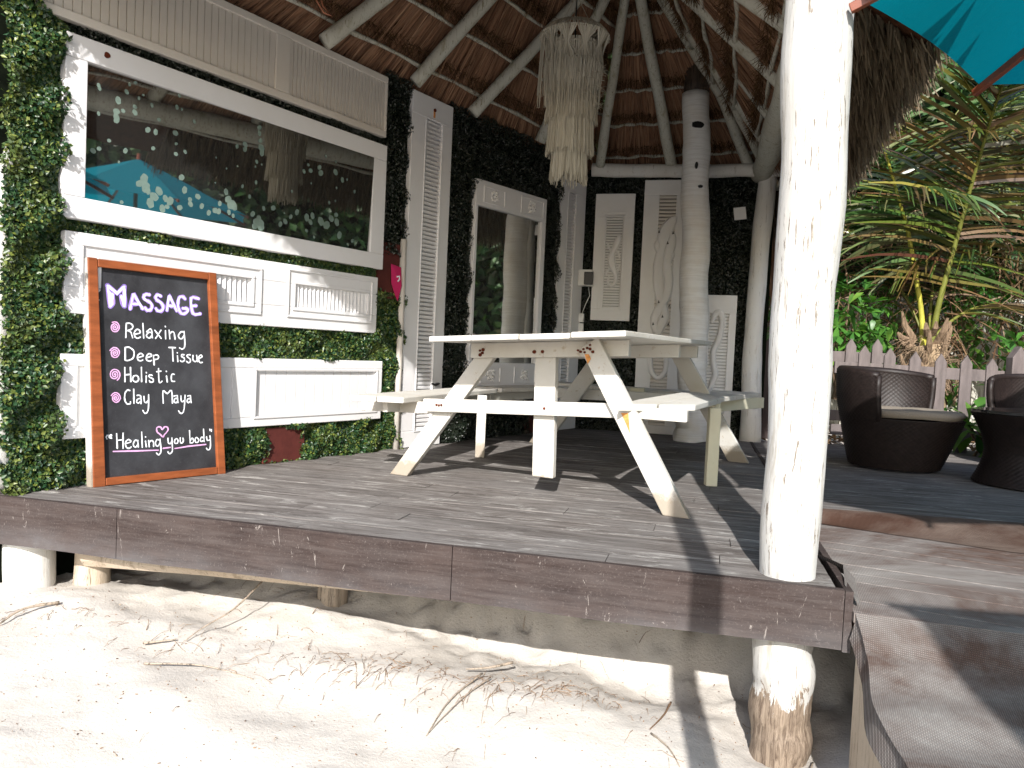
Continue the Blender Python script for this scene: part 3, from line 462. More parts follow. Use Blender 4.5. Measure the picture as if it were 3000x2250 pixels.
# big front post: runs past the deck corner into the sand
pb = thing('front_post', 'thick whitewashed tree trunk post at the right front corner of the deck', 'post', (0.93, 2.50, -0.66))
part('trunk', pole('', '', '', [(0.93, 2.475, -0.74), (0.93, 2.478, -0.50), (0.926, 2.483, -0.2), (0.928, 2.485, 0.0), (0.930, 2.49, 1.2), (0.922, 2.50, 2.46)], [0.086, 0.096, 0.095, 0.089, 0.100, 0.114], 'post', n=90, jit=0.012, seg=28), 'peel', pb, smooth=True)
post('short white pile holding up the far left end of the deck', [(-2.01, 3.235, -0.75), (-2.02, 3.24, -0.125)], [0.1, 0.095])
post('white post at the far left end of the deck beside the ivy', [(-2.19, 3.22, 0.0), (-2.19, 3.22, 0.6), (-2.2, 3.26, 2.45)], [0.105, 0.095, 0.09])
post('short pale log standing under the left end of the deck', [(-1.78, 3.30, -0.62), (-1.78, 3.30, -0.22)], [0.075, 0.072], 'joist')
post('split stump standing in the sand under the middle of the deck', [(-0.73, 3.24, -0.65), (-0.72, 3.25, -0.2)], [0.07, 0.06], 'rawwood')
post('slim white post behind the deck at the right end of the carved wall', [(2.12, 6.77, -0.05), (2.10, 6.78, 1.2), (2.15, 6.78, 2.36)], [0.092, 0.076, 0.08])
# palm trunk pillar
pl = thing('palm_trunk_pillar', 'whitewashed palm trunk pillar with knot holes and flaking base before the carved wall', 'pillar', (1.53, 6.53, 0))
part('trunk', pole('', '', '', [(1.54, 6.52, -0.02), (1.53, 6.52, 0.35), (1.49, 6.51, 1.6), (1.425, 6.50, 2.90)], [0.142, 0.122, 0.118, 0.108], 'pillar', n=60, jit=0.03, seg=22), 'pillar', pl, smooth=True)
part('bare_top', pole('', '', '', [(1.425, 6.50, 2.905), (1.41, 6.50, 3.5)], [0.106, 0.10], 'darktrunk', n=8), 'darktrunk', pl, smooth=True)
mb = MB()
for (a, z, w, h) in ((-0.25, 2.62, 0.05, 0.028), (-0.2, 2.29, 0.012, 0.03), (0.2, 2.12, 0.02, 0.012)):
    cx, cy = 1.455+math.sin(a)*0.106, 6.5-math.cos(a)*0.114
    mb.tube([(cx, cy+0.02, z), (cx, cy-0.004, z)], [1, 1], 12, 0.12)
    k = len(mb.v)-24
    for i in range(k, k+24): x, y, zz = mb.v[i]; mb.v[i] = (cx+(x-cx)*w, y, z+(zz-z)*h)
part('knot_hole', mb, 'black', pl)

# ------------------------------------------------------------------ right hand terraces covered in matting
def sheet(name, fn, nu, nv, mt, thick=None):
    V = [fn(i/nu, j/nv) for j in range(nv+1) for i in range(nu+1)]
    mb = MB(); mb.v = V; mb.f = [(j*(nu+1)+i, j*(nu+1)+i+1, (j+1)*(nu+1)+i+1, (j+1)*(nu+1)+i) for j in range(nv) for i in range(nu)]
    return solo(name, mb, mt, kind='structure', smooth=True)
def lerp2(a, b, t): return (a[0]+(b[0]-a[0])*t, a[1]+(b[1]-a[1])*t)
def upper(u, v):          # A: level 0, from line a (front) to y=7
    A = lerp2((1.34, 3.70), (6.5, 2.9), u); B = lerp2((2.16, 6.95), (9.0, 6.3), u); x, y = lerp2(A, B, v)
    return (x, y, -0.004+0.003*math.sin(x*9+y*4)*(1 if v > 0.02 else 0))
sheet('terrace', upper, 60, 40, 'deck')
def rise(u, v):
    A = lerp2((1.34, 3.70), (6.5, 2.9), u); B = lerp2((1.33, 3.66), (2.12, 3.16), min(u*6.2, 1)) if u*6.2 <= 1 else lerp2((2.12, 3.16), (6.3, 2.1), (u-1/6.2)/(1-1/6.2))
    x, y = lerp2(A, B, v); s = v*v*(3-2*v)
    return (x, y, 0.002-0.054*s+0.006*math.sin(x*14+v*3)*math.sin(v*3.14)+0.004*math.sin(x*37)*v*(1-v))
sheet('terrace_step', rise, 120, 10, 'matbrown')
def clip(poly, reg):
    out = poly
    for k in range(len(reg)):
        a, b = reg[k], reg[(k+1) % len(reg)]; ins = lambda p: (b[0]-a[0])*(p[1]-a[1])-(b[1]-a[1])*(p[0]-a[0]) >= -1e-9; src = out; out = []
        for q in range(len(src)):
            p, r_ = src[q], src[(q+1) % len(src)]
            if ins(p): out.append(p)
            if ins(p) != ins(r_):
                d1 = (b[0]-a[0])*(p[1]-a[1])-(b[1]-a[1])*(p[0]-a[0]); d2 = (b[0]-a[0])*(r_[1]-a[1])-(b[1]-a[1])*(r_[0]-a[0]); t = d1/(d1-d2)
                out.append((p[0]+(r_[0]-p[0])*t, p[1]+(r_[1]-p[1])*t))
        if not out: return []
    return out
lt_ = thing('lower_terrace', None, None, (1.1, 2.4, -0.2)); tag(lt_, kind='structure')
reg = [(1.062, 2.29), (6.0, 0.9), (6.3, 2.9), (1.40, 3.86)]; bd = Vector((0.90, -0.436, 0)).normalized(); bn = Vector((0.436, 0.90, 0)).normalized()
for k in range(-6, 44):
    o_ = Vector((1.1, 2.3, 0))+bn*(k*0.118); h_ = 0.118-0.005; ps = [o_-bd*3, o_+bd*7, o_+bd*7+bn*h_, o_-bd*3+bn*h_]
    pl_ = clip([(p.x, p.y) for p in ps], reg)
    if len(pl_) >= 3: dz_ = random.uniform(-.001, .001); part('matted_board', MB().prism(pl_, -0.085, -0.056+dz_), 'matlight', lt_)
part('underlayer', MB().prism([(1.07, 2.30), (6.0, 0.92), (6.3, 2.9), (1.40, 3.8)], -0.11, -0.070), 'matbrown', lt_)
def rampf(u, v):          # matted ramp falling towards the camera
    A = lerp2((1.065, 2.29), (6.0, 0.9), u); L = lerp2(A, (A[0]-0.42, A[1]-1.95), v)
    y = L[1]; dv = v*1.95; z = -0.056-0.085*min(1, dv/0.10)*(1 if dv > 0 else 0)-0.26*max(0, dv-0.10)
    x = L[0]
    z += 0.012*math.sin(dv*11+x*1.5)*min(1, dv*4)+0.006*math.sin(dv*27+x*5)*min(1, dv*4)
    if u < 0.012: x += 0.012*math.sin(dv*15)
    return (x, y, z)
sheet('ramp', rampf, 130, 120, 'mat')
def rampside(u, v):
    p = rampf(0, u); return (p[0]-0.012+0.02*(1-v), p[1], p[2]-0.005-v*0.075+0.008*math.sin(u*30)*v)
sheet('ramp_edge', rampside, 60, 3, 'mat')
mb = MB()
for i in range(10):
    a, b = rampf(0, i/10), rampf(0, (i+1)/10)
    mb.hexa([(a[0]+0.01, a[1], -1.1), (b[0]+0.01, b[1], -1.1), (b[0]+0.05, b[1], -1.1), (a[0]+0.05, a[1], -1.1), (a[0]+0.01, a[1], a[2]-0.05), (b[0]+0.01, b[1], b[2]-0.05), (b[0]+0.05, b[1], b[2]-0.05), (a[0]+0.05, a[1], a[2]-0.05)])
solo('ramp_wall', mb, 'joist', kind='structure')
mb = MB()                                         # torn rubber flap on the deck corner
mb.v = [(1.12, 2.74, 0.012), (1.155, 2.72, -0.03), (1.06, 2.36, 0.008), (1.10, 2.34, -0.045), (1.135, 2.55, 0.022), (1.17, 2.53, -0.02)]
mb.f = [(0, 1, 5, 4), (4, 5, 3, 2)]
solo('rubber_flap', mb, 'mat', 'torn dark rubber flap folded over the right edge of the deck beside the big post', 'rubber flap')

# ------------------------------------------------------------------ left wall (s along, o out towards the room, z up)
P0 = Vector((-0.748, 5.144, 0)); DL = Vector((0.5543, 0.8323, 0)); NL = Vector((0.8323, -0.5543, 0))
def W(s, o, z): p = P0+DL*s+NL*o; return (p.x, p.y, z)
KB = Vector((0.62, 7.2, 0)); DB = Vector((0.969, -0.248, 0)).normalized(); NB = Vector((-0.248, -0.969, 0)).normalized()
def B(t, o, z): p = KB+DB*t+NB*o; return (p.x, p.y, z)
wl = thing('left_wall', None, None, W(0, -0.1, 0)); tag(wl, kind='structure')
part('wall', MB().box((-2.5, -0.14, -0.85), (2.75, -0.05, 2.42), W), 'ivybase', wl)
part('brick_patch', MB().box((-1.09, -0.05, 0.003), (-0.80, -0.012, 0.20), W), 'redwall', wl, label='peeling oxblood red wall surface')
part('brick_patch', MB().box((-0.235, -0.05, 1.0), (-0.03, -0.015, 1.36), W), 'redwall', wl, label='oxblood red wall surface')
part('brick_patch', MB().box((1.62, -0.05, 0.003), (1.98, -0.02, 0.33), W), 'redwall', wl, label='oxblood red wall surface')
bwl = thing('back_wall', None, None, B(0, -0.05, 0)); tag(bwl, kind='structure')
part('wall', MB().box((-0.1, -0.14, -0.05), (1.66, -0.05, 2.42), B), 'ivybase', bwl)
mb = MB().tube([W(-0.02, 0.0, 0.0), W(-0.02, 0.0, 1.4)], 0.022, 8, 0.05)
part('white_edge', mb, 'cream', wl, smooth=True)

def louver_panel(name, label, cat, F, ax, outer, holes, o0, o1, mt, group=None, rail=None, extra=None):
    """frame made of rectangles around the holes; holes: dict(x0,x1,z0,z1,kind,n)"""
    x0, x1, z0, z1 = outer; t = thing(name, label, cat, F(x0, o0, z0), group)
    hs = sorted(holes, key=lambda h: h['r'][0])
    tz0, tz1 = min(h['r'][2] for h in hs), max(h['r'][3] for h in hs)
    part('rail', MB().box((x0, o0, z0), (x1, o1, tz0), F), mt, t, bevel=0.004)
    part('rail', MB().box((x0, o0, tz1), (x1, o1, z1), F), mt, t, bevel=0.004)
    xs_ = [x0]+sum([[h['r'][0], h['r'][1]] for h in hs], [])+[x1]
    for a, b in zip(xs_[0::2], xs_[1::2]):
        if b-a > 0.004: part('stile', MB().box((a, o0, tz0), (b, o1, tz1), F), mt, t, bevel=0.004)
    for h in hs:
        a, b, c, d = h['r']; k = h['kind']; e = 0.016
        if k in ('vlouver', 'hlouver', 'boards'):
            part('backing', MB().box((a, o0, c), (b, o0+0.006, d), F), h.get('bmt', mt), t)
        if h.get('mould', True):
            mw = h.get('mw', 0.018); ob = MB(); om = o1+0.006
            ob.box((a-mw, o1-0.001, c-mw), (b+mw, om, c), F).box((a-mw, o1-0.001, d), (b+mw, om, d+mw), F).box((a-mw, o1-0.001, c), (a, om, d), F).box((b, o1-0.001, c), (b+mw, om, d), F)
            part('moulding', ob, mt, t, bevel=0.003)
        if 'outer' in h:
            a_, b_, c_, d_ = h['outer']; ob = MB(); w1 = 0.014
            ob.box((a_, o1-0.001, c_), (b_, o1+0.008, c_+w1), F).box((a_, o1-0.001, d_-w1), (b_, o1+0.008, d_), F).box((a_, o1-0.001, c_+w1), (a_+w1, o1+0.008, d_-w1), F).box((b_-w1, o1-0.001, c_+w1), (b_, o1+0.008, d_-w1), F)
            part('moulding', ob, mt, t, bevel=0.004)
        n = h['n']
        if k == 'vlouver':
            w = (b-a)/n; me = MB()
            q = [(0.0015, o0+0.008, c), (w-0.004, o1-0.010, c), (w-0.001, o1-0.006, c), (0.004, o0+0.016, c)]
            if h.get('flat'): q = [(0.002, o0+0.008, c), (w-0.002, o0+0.008, c), (w-0.002, o1-0.011, c), (0.002, o1-0.007, c)]
            p = [F(*r) for r in q]+[F(r[0], r[1], d) for r in q]; me.hexa(p); base = Vector(F(0, 0, 0))
            me_ = me.mesh('slat', M[mt], F(0, 0, 0)); ks = range(n)
            copies('slat', me_, t, [Vector(F(a+w*i, 0, 0)) for i in ks])
        elif k == 'hlouver':
            w = (d-c)/n; q = [(a, o0+0.008, 0.006), (b, o0+0.008, 0.006), (b, o1-0.006, 0.0), (a, o1-0.006, 0.0)]
            p = [F(*r) for r in q]+[F(r[0], r[1], r[2]+w*0.72-(0 if r[1] < o1-0.01 else 0)) for r in q]
            p = [F(a, o0+0.008, w*0.45), F(b, o0+0.008, w*0.45), F(b, o1-0.008, 0.001), F(a, o1-0.008, 0.001), F(a, o0+0.008, w*0.98), F(b, o0+0.008, w*0.98), F(b, o1-0.008, w*0.62), F(a, o1-0.008, w*0.62)]
            me_ = MB().hexa(p).mesh('slat', M[h.get('smt', mt)], F(0, 0, 0))
            copies('slat', me_, t, [Vector(F(0, 0, c+w*i)) for i in range(n)])
        elif k == 'boards':
            w = (b-a)/n; me_ = MB().hexa([F(0.002, o0+0.005, c), F(w-0.002, o0+0.005, c), F(w-0.002, o1-0.012, c), F(0.002, o1-0.012, c), F(0.002, o0+0.005, d), F(w-0.002, o0+0.005, d), F(w-0.002, o1-0.012, d), F(0.002, o1-0.012, d)]).mesh('board', M[mt], F(0, 0, 0))
            copies('board', me_, t, [Vector(F(a+w*i, 0, 0)) for i in range(n)])
        elif k == 'flat':
            part('inset', MB().box((a, o0, c), (b, o1-0.01, d), F), mt, t)
    return t
o0, o1 = -0.035, 0.006
louver_panel('louver_panel', 'long cream panel of tall vertical slats above the big mirror under the thatch', 'louver panel', W, 's', (-2.30, -0.228, 2.012, 2.392),
    [dict(r=(-2.28, -1.10, 2.052, 2.352), kind='vlouver', n=30, mould=False, flat=1), dict(r=(-1.005, -0.245, 2.052, 2.352), kind='vlouver', n=27, mould=False, flat=1)], o0, o1, 'cream')
louver_panel('louver_panel', 'white horizontal door panel with two slatted vents between mirror and lower panel', 'louver panel', W, 's', (-2.178, -0.255, 0.766, 1.122),
    [dict(r=(-2.02, -1.215, 0.883, 1.015), kind='vlouver', n=26, outer=(-2.113, -1.150, 0.825, 1.078)), dict(r=(-0.918, -0.343, 0.883, 1.015), kind='vlouver', n=19, outer=(-0.977, -0.300, 0.825, 1.100))], o0, o1, 'panel')
_t = louver_panel('door_panel', 'white horizontal door panel with two recessed fields along the foot of the wall', 'door panel', W, 's', (-2.182, -0.183, 0.215, 0.589),
    [dict(r=(-2.11, -1.315, 0.268, 0.537), kind='flat', n=1, mould=False), dict(r=(-1.165, -0.238, 0.272, 0.523), kind='boards', n=13, mw=0.014)], o0, o1, 'panel')
mr = thing('mirror_panel', 'wide white framed mirror with spotted silvering mounted over the louver panel', 'mirror', W(-2.194, 0, 1.175))
X0, X1, Z0, Z1, g0, g1, h0, h1 = -2.194, -0.223, 1.176, 1.960, -2.10, -0.34, 1.272, 1.860
for a in ((X0, X1, Z0, h0), (X0, X1, h1, Z1)): part('frame_rail', MB().box((a[0], o0, a[2]), (a[1], 0.014, a[3]), W), 'panel', mr, bevel=0.004)
for a in ((X0, g0, h0, h1), (g1, X1, h0, h1)): part('frame_stile', MB().box((a[0], o0, a[2]+.0005), (a[1], 0.0135, a[3]-.0005), W), 'panel', mr, bevel=0.004)
WT = lambda s, o, z: W(s, o+(z-1.56)*0.03+(s+1.22)*0.014, z)
part('glass', MB().box((g0, -0.03, h0), (g1, -0.006, h1), WT), 'mirror', mr)
mb = MB()
for i, (s, z, r) in enumerate(STAINS):
    s, z, r = s/1000, z/1000, r/1000*random.uniform(0.8, 1.05); k = 11; n = len(mb.v); ph = random.uniform(0, 6)
    oo = -0.0055+0.00003*(i % 23)
    for j in range(k):
        a = 2*math.pi*j/k; rr = r*(1+0.13*math.sin(2*a+ph)+0.07*math.sin(5*a+ph)); mb.v.append(WT(s+math.cos(a)*rr*0.92, oo, z+math.sin(a)*rr))
    mb.f.append(tuple(range(n, n+k)))
part('silvering_stain', mb, 'stain', mr, kind='stuff')
mb = MB()
for s, z, r in ((-2.02, 1.915, 0.014),): mb.tube([W(s, 0.012, z), W(s, 0.0155, z)], r, 12, 0.15)
part('dark_hole', mb, 'rust', mr)
# louvered stiles (tall narrow shutters)
def tall(label, s0, s1, z1, a, b, c, d, n):
    return louver_panel('tall_shutter', label, 'shutter', W, 's', (s0, s1, 0.004, z1), [dict(r=(a, b, c, d), kind='hlouver', n=n, mw=0.008)], o0, 0.004, 'panel')
t1 = tall('tall narrow white shutter left of the standing mirror, reaching the thatch', 0.013, 0.44, 2.395, 0.155, 0.325, 0.115, 2.245, 74)
part('latch', MB().tube([W(0.37, 0.004, 0.435), W(0.37, 0.03, 0.44), W(0.33, 0.035, 0.43), W(0.29, 0.036, 0.44)], 0.008, 8), 'iron', t1)
mb = MB()
mb.tube([W(0.235, 0.003, 2.315), W(0.235, 0.012, 2.315)], 0.012, 10); part('bolt', mb, 'rust', t1)
part('rust_stain', MB().box((0.225, 0.0035, 2.265), (0.245, 0.0055, 2.31), W), 'ruststain', t1)
tall('narrow white shutter in the far corner right of the standing mirror', 1.992, 2.44, 2.25, 2.119, 2.255, 0.10, 2.14, 70)
# standing mirror with carved squares
sm = thing('standing_mirror', 'tall white framed mirror with carved flower squares standing in the ivy', 'mirror', W(0.75, 0, 0.4))
a0, a1, b0, b1 = 0.742, 1.618, 0.395, 1.965
WM = lambda s, o, z: W(s, o+0.03+(s-1.18)*0.09, z)
for q in ((a0, a1, 0.395, 0.60), (a0, a1, 1.772, b1)): part('frame_rail', MB().box((q[0], o0, q[2]), (q[1], 0.02, q[3]), WM), 'panel', sm, bevel=0.004)
for q in ((a0, a0+0.03), (a1-0.055, a1)): part('frame_stile', MB().box((q[0], o0, 0.6005), (q[1], 0.0195, 1.7715), WM), 'panel', sm, bevel=0.004)
part('glass', MB().box((a0+0.03, -0.02, 0.60), (a1-0.055, -0.002, 1.772), WM), 'mirror2', sm)
def flower(cs, cz, r, F, oo):
    F0 = F
    mb = MB()
    for k in range(8):
        a = math.pi*k/4+0.2; rr = r*(0.95 if k % 2 else 0.75)
        c1 = (cs+math.cos(a)*rr*0.35, cz+math.sin(a)*rr*0.35); c2 = (cs+math.cos(a)*rr, cz+math.sin(a)*rr); mid = ((c1[0]+c2[0])/2, (c1[1]+c2[1])/2); wx, wz = -math.sin(a)*rr*0.28, math.cos(a)*rr*0.28
        n = len(mb.v); mb.v += [F(c1[0], oo, c1[1]), F(mid[0]+wx, oo, mid[1]+wz), F(c2[0], oo, c2[1]), F(mid[0]-wx, oo, mid[1]-wz), F(mid[0], oo+0.014, mid[1])]
        mb.f += [(n, n+1, n+4), (n+1, n+2, n+4), (n+2, n+3, n+4), (n+3, n, n+4)]
    for k in range(14):
        a = random.uniform(0, 6.3); d = random.uniform(0.3, 1.0)*r; x, z = cs+math.cos(a)*d*1.05, cz+math.sin(a)*d*0.9
        mb.tube([F(x, oo, z), F(x+random.uniform(-.012, .012), oo+0.008, z+random.uniform(-.012, .012)), F(x+random.uniform(-.025, .025), oo, z+random.uniform(-.02, .02))], [0.004, 0.005, 0.002], 5)
    mb.tube([F(cs, oo, cz), F(cs, oo+0.016, cz)], [r*0.25, r*0.12], 8)
    return mb
for cs, cz, w, h in ((0.95, 1.865, 0.125, 0.062), (1.425, 1.868, 0.15, 0.068), (0.99, 0.505, 0.12, 0.062), (1.42, 0.503, 0.14, 0.064)):
    fr = MB(); oo = 0.02
    fr.box((cs-w, oo, cz-h), (cs+w, oo+0.007, cz-h+0.008), WM).box((cs-w, oo, cz+h-0.008), (cs+w, oo+0.007, cz+h), WM).box((cs-w, oo, cz-h+.008), (cs-w+0.008, oo+0.007, cz+h-.008), WM).box((cs+w-0.008, oo, cz-h+.008), (cs+w, oo+0.007, cz+h-.008), WM)
    part('square_border', fr, 'panel', sm)
    part('carved_flower', flower(cs, cz, h*0.88, WM, oo), 'carved', sm)
# magenta cloth on the wall behind the stile
mb = MB(); mb.v = [W(-0.135, 0.0, 1.225), W(-0.05, 0.012, 1.21), W(-0.045, 0.02, 1.09), W(-0.07, 0.012, 0.985), W(-0.085, 0.002, 1.02), W(-0.12, -0.004, 1.10)]; mb.f = [(0, 1, 2, 5), (5, 2, 3, 4)]
mc = thing('wall_cloth', 'magenta cloth hanging beside the tall shutter over the red wall patch', 'cloth', W(-0.1, 0, 1.2))
part('cloth', mb, 'magenta', mc)
mb = MB().tube([W(-0.09, 0.014, 1.145), W(-0.072, 0.019, 1.15), W(-0.068, 0.019, 1.13), W(-0.08, 0.016, 1.115)], 0.005, 6); part('white_emblem', mb, 'chalkwhite', mc)

# ------------------------------------------------------------------ carved panels on the back wall
def ribbon_fig(F, strokes, oo, h):
    mb = MB()
    for pts, rad in strokes:
        mb.tube([F(x, oo, z) for x, z in pts], rad, 10, 0.04, True, 1.0)
    return mb
def smoothpts(P, k=5):
    out = []; n = len(P)
    for i in range(n-1):
        p0_, p1, p2, p3 = P[max(0, i-1)], P[i], P[i+1], P[min(n-1, i+2)]
        for j in range(k):
            s = j/k; out.append(tuple(.5*((2*p1[c])+(-p0_[c]+p2[c])*s+(2*p0_[c]-5*p1[c]+4*p2[c]-p3[c])*s*s+(-p0_[c]+3*p1[c]-3*p2[c]+p3[c])*s**3) for c in range(len(p1))))
    out.append(P[-1]); return out
def body(F, P, oo, flat=0.4):
    """P: (x, z, r) -> lens-section relief body"""
    Q = smoothpts(P); mb = MB(); n0 = len(mb.v); k = 7
    for i, (x, z, r) in enumerate(Q):
        a = Q[max(0, i-1)]; b = Q[min(len(Q)-1, i+1)]; dx, dz = b[0]-a[0], b[1]-a[1]; L = math.hypot(dx, dz) or 1; nx_, nz_ = -dz/L, dx/L
        for j in range(k):
            t = -1+2*j/(k-1); mb.v.append(F(x+nx_*r*t, oo+(1-t*t)**0.5*min(r*flat*2, 0.022) + (0 if 0 < j < k-1 else -0.012), z+nz_*r*t))
    for i in range(len(Q)-1):
        for j in range(k-1): a = n0+i*k+j; mb.f.append((a, a+1, a+k+1, a+k))
    mb.f += [tuple(range(n0, n0+k)), tuple(range(n0+(len(Q)-1)*k, n0+len(Q)*k))]
    return mb
c1 = louver_panel('carved_panel', 'small white hanging panel with a carved lizard over slats in the ivy', 'carved panel', B, 't', (0.086, 0.447, 1.019, 2.18),
    [dict(r=(0.195, 0.345, 1.13, 1.965), kind='hlouver', n=34, mw=0.02, bmt='ivybase')], 0.0, 0.03, 'carved')
ob = MB(); q = (0.145, 0.385, 1.098, 2.012)
for w_ in (0, 0.03): ob.box((q[0]+w_, 0.03, q[2]+w_), (q[1]-w_, 0.036, q[2]+w_+.006), B).box((q[0]+w_, 0.03, q[3]-w_-.006), (q[1]-w_, 0.036, q[3]-w_), B).box((q[0]+w_, 0.03, q[2]+w_+.006), (q[0]+w_+.006, 0.036, q[3]-w_-.006), B).box((q[1]-w_-.006, 0.03, q[2]+w_+.006), (q[1]-w_, 0.036, q[3]-w_-.006), B)
part('moulding', ob, 'carved', c1)
part('carved_lizard', body(B, [(0.33, 1.80, 0.008), (0.315, 1.775, 0.03), (0.295, 1.72, 0.034), (0.27, 1.66, 0.026), (0.255, 1.60, 0.036), (0.265, 1.53, 0.036), (0.295, 1.46, 0.026), (0.305, 1.40, 0.02), (0.285, 1.35, 0.018), (0.25, 1.345, 0.016), (0.232, 1.38, 0.014), (0.24, 1.43, 0.008)], 0.022), 'carved', c1)
for pts in ([(0.28, 1.68, .012), (0.32, 1.63, .012), (0.33, 1.59, .01)], [(0.26, 1.66, .012), (0.225, 1.69, .012), (0.215, 1.73, .01)], [(0.29, 1.47, .012), (0.325, 1.49, .012), (0.335, 1.53, .01)], [(0.25, 1.50, .012), (0.215, 1.47, .012), (0.212, 1.43, .01)]):
    part('carved_leg', body(B, pts, 0.022), 'carved', c1)
c2 = louver_panel('carved_panel', 'tall white carved panel with an entwined lizard figure behind the palm pillar', 'carved panel', B, 't', (0.527, 0.93, 0.004, 2.30),
    [dict(r=(0.665, 0.815, 0.08, 2.165), kind='hlouver', n=64, mould=False, bmt='ivybase', smt='cream')], 0.0, 0.03, 'carved')
figs = [[(0.825, 1.975, .012), (0.795, 1.94, .045), (0.745, 1.86, .065), (0.715, 1.77, .068), (0.705, 1.69, .045), (0.69, 1.60, .05), (0.685, 1.50, .055), (0.69, 1.38, .055), (0.715, 1.25, .05), (0.745, 1.15, .045), (0.76, 1.07, .05), (0.735, 0.99, .045), (0.70, 0.90, .035), (0.665, 0.80, .028), (0.655, 0.68, .026), (0.67, 0.57, .026), (0.73, 0.515, .026), (0.79, 0.57, .026), (0.80, 0.68, .026), (0.795, 0.78, .02)],
        [(0.775, 1.86, .02), (0.80, 1.78, .035), (0.785, 1.70, .05), (0.765, 1.60, .045), (0.765, 1.50, .05), (0.785, 1.40, .045), (0.775, 1.28, .045), (0.74, 1.19, .04), (0.69, 1.10, .045), (0.67, 1.02, .04), (0.69, 0.93, .03)],
        [(0.67, 1.75, .02), (0.665, 1.71, .035), (0.675, 1.66, .02)], [(0.80, 1.66, .02), (0.80, 1.62, .03), (0.79, 1.58, .015)]]
for i, f_ in enumerate(figs): part('carved_figure', body(B, f_, 0.030+0.004*(i % 3), 0.3), 'carved', c2)
mb = MB()
for x, z in ((0.675, 1.83), (0.80, 1.82), (0.757, 1.73), (0.705, 1.20), (0.80, 1.17), (0.745, 1.07), (0.665, 1.0), (0.80, 1.0)):
    n = len(mb.v); mb.v += [B(x, 0.056, z+.02), B(x+.012, 0.056, z-.008), B(x-.008, 0.056, z-.012)]; mb.f.append((n, n+1, n+2))
part('gap_shade', mb, 'black', c2)  # black triangles laid on the relief as shade in its gaps
mb = MB()
for z in np.arange(1.28, 1.60, 0.065):
    for x in (0.667, 0.79): mb.tube([B(x+.01*math.sin(z*9), 0.050, z), B(x+.01*math.sin(z*9), 0.0535, z)], 0.010, 10)
part('carved_dot', mb, 'carved', c2)
c3 = louver_panel('carved_panel', 'low white carved panel leaning right of the palm pillar with a snake figure', 'carved panel', B, 't', (1.10, 1.388, 0.10, 1.278),
    [dict(r=(1.16, 1.325, 0.20, 1.115), kind='hlouver', n=32, mw=0.012, bmt='ivybase')], 0.0, 0.03, 'carved')
part('carved_figure', body(B, [(1.18, 1.03, .012), (1.20, 1.10, .03), (1.245, 1.12, .035), (1.27, 1.05, .03), (1.26, 0.95, .028), (1.235, 0.85, .03), (1.205, 0.77, .028), (1.215, 0.66, .028), (1.235, 0.57, .03), (1.21, 0.49, .028), (1.19, 0.40, .022), (1.21, 0.32, .015)], 0.026), 'carved', c3)
sq = thing('paper_notice', 'small blank white square pinned to the dark ivy beside the slim post', 'notice', B(1.31, 0.03, 1.94))
mb = MB(); mb.hexa([B(1.325, 0.03, 1.938), B(1.428, 0.03, 1.949), B(1.428, 0.034, 1.949), B(1.325, 0.034, 1.938), B(1.310, 0.03, 2.046), B(1.412, 0.03, 2.057), B(1.412, 0.034, 2.057), B(1.310, 0.034, 2.046)])
part('sheet', mb, 'whiteplastic', sq)
# lamp box and socket in the corner
lb = thing('wall_lamp', 'white box lamp with black front fixed in the corner beside the small carved panel', 'lamp', B(0.0, 0.05, 1.32))
part('housing', MB().box((-0.03, 0.02, 1.325), (0.10, 0.12, 1.475), B), 'whiteplastic', lb, bevel=0.008)
part('front_panel', MB().box((0.028, 0.1205, 1.335), (0.112, 0.14, 1.452), B), 'black', lb, bevel=0.006)
bx = thing('socket_box', 'small white socket box low in the far corner with cables above it', 'socket', B(0, 0.03, 0.92))
part('box', MB().box((-0.03, 0.02, 0.995), (0.03, 0.06, 1.075), B), 'whiteplastic', bx, bevel=0.004)
part('box', MB().box((-0.03, 0.02, 0.90), (0.03, 0.055, 0.985), B), 'whiteplastic', bx, bevel=0.004)
for k, (a, b) in enumerate((((0.03, 0.05, 1.32), (0.0, 0.04, 1.07)), ((0.06, 0.05, 1.32), (0.01, 0.05, 1.07)))):
    mb = MB().tube([B(*a), B(a[0]+0.02, 0.08, 1.24), B(a[0]-0.02, 0.07, 1.15), B(*b)], 0.004, 6)
    part('cable', mb, 'whiteplastic' if k else 'black', bx, smooth=True)

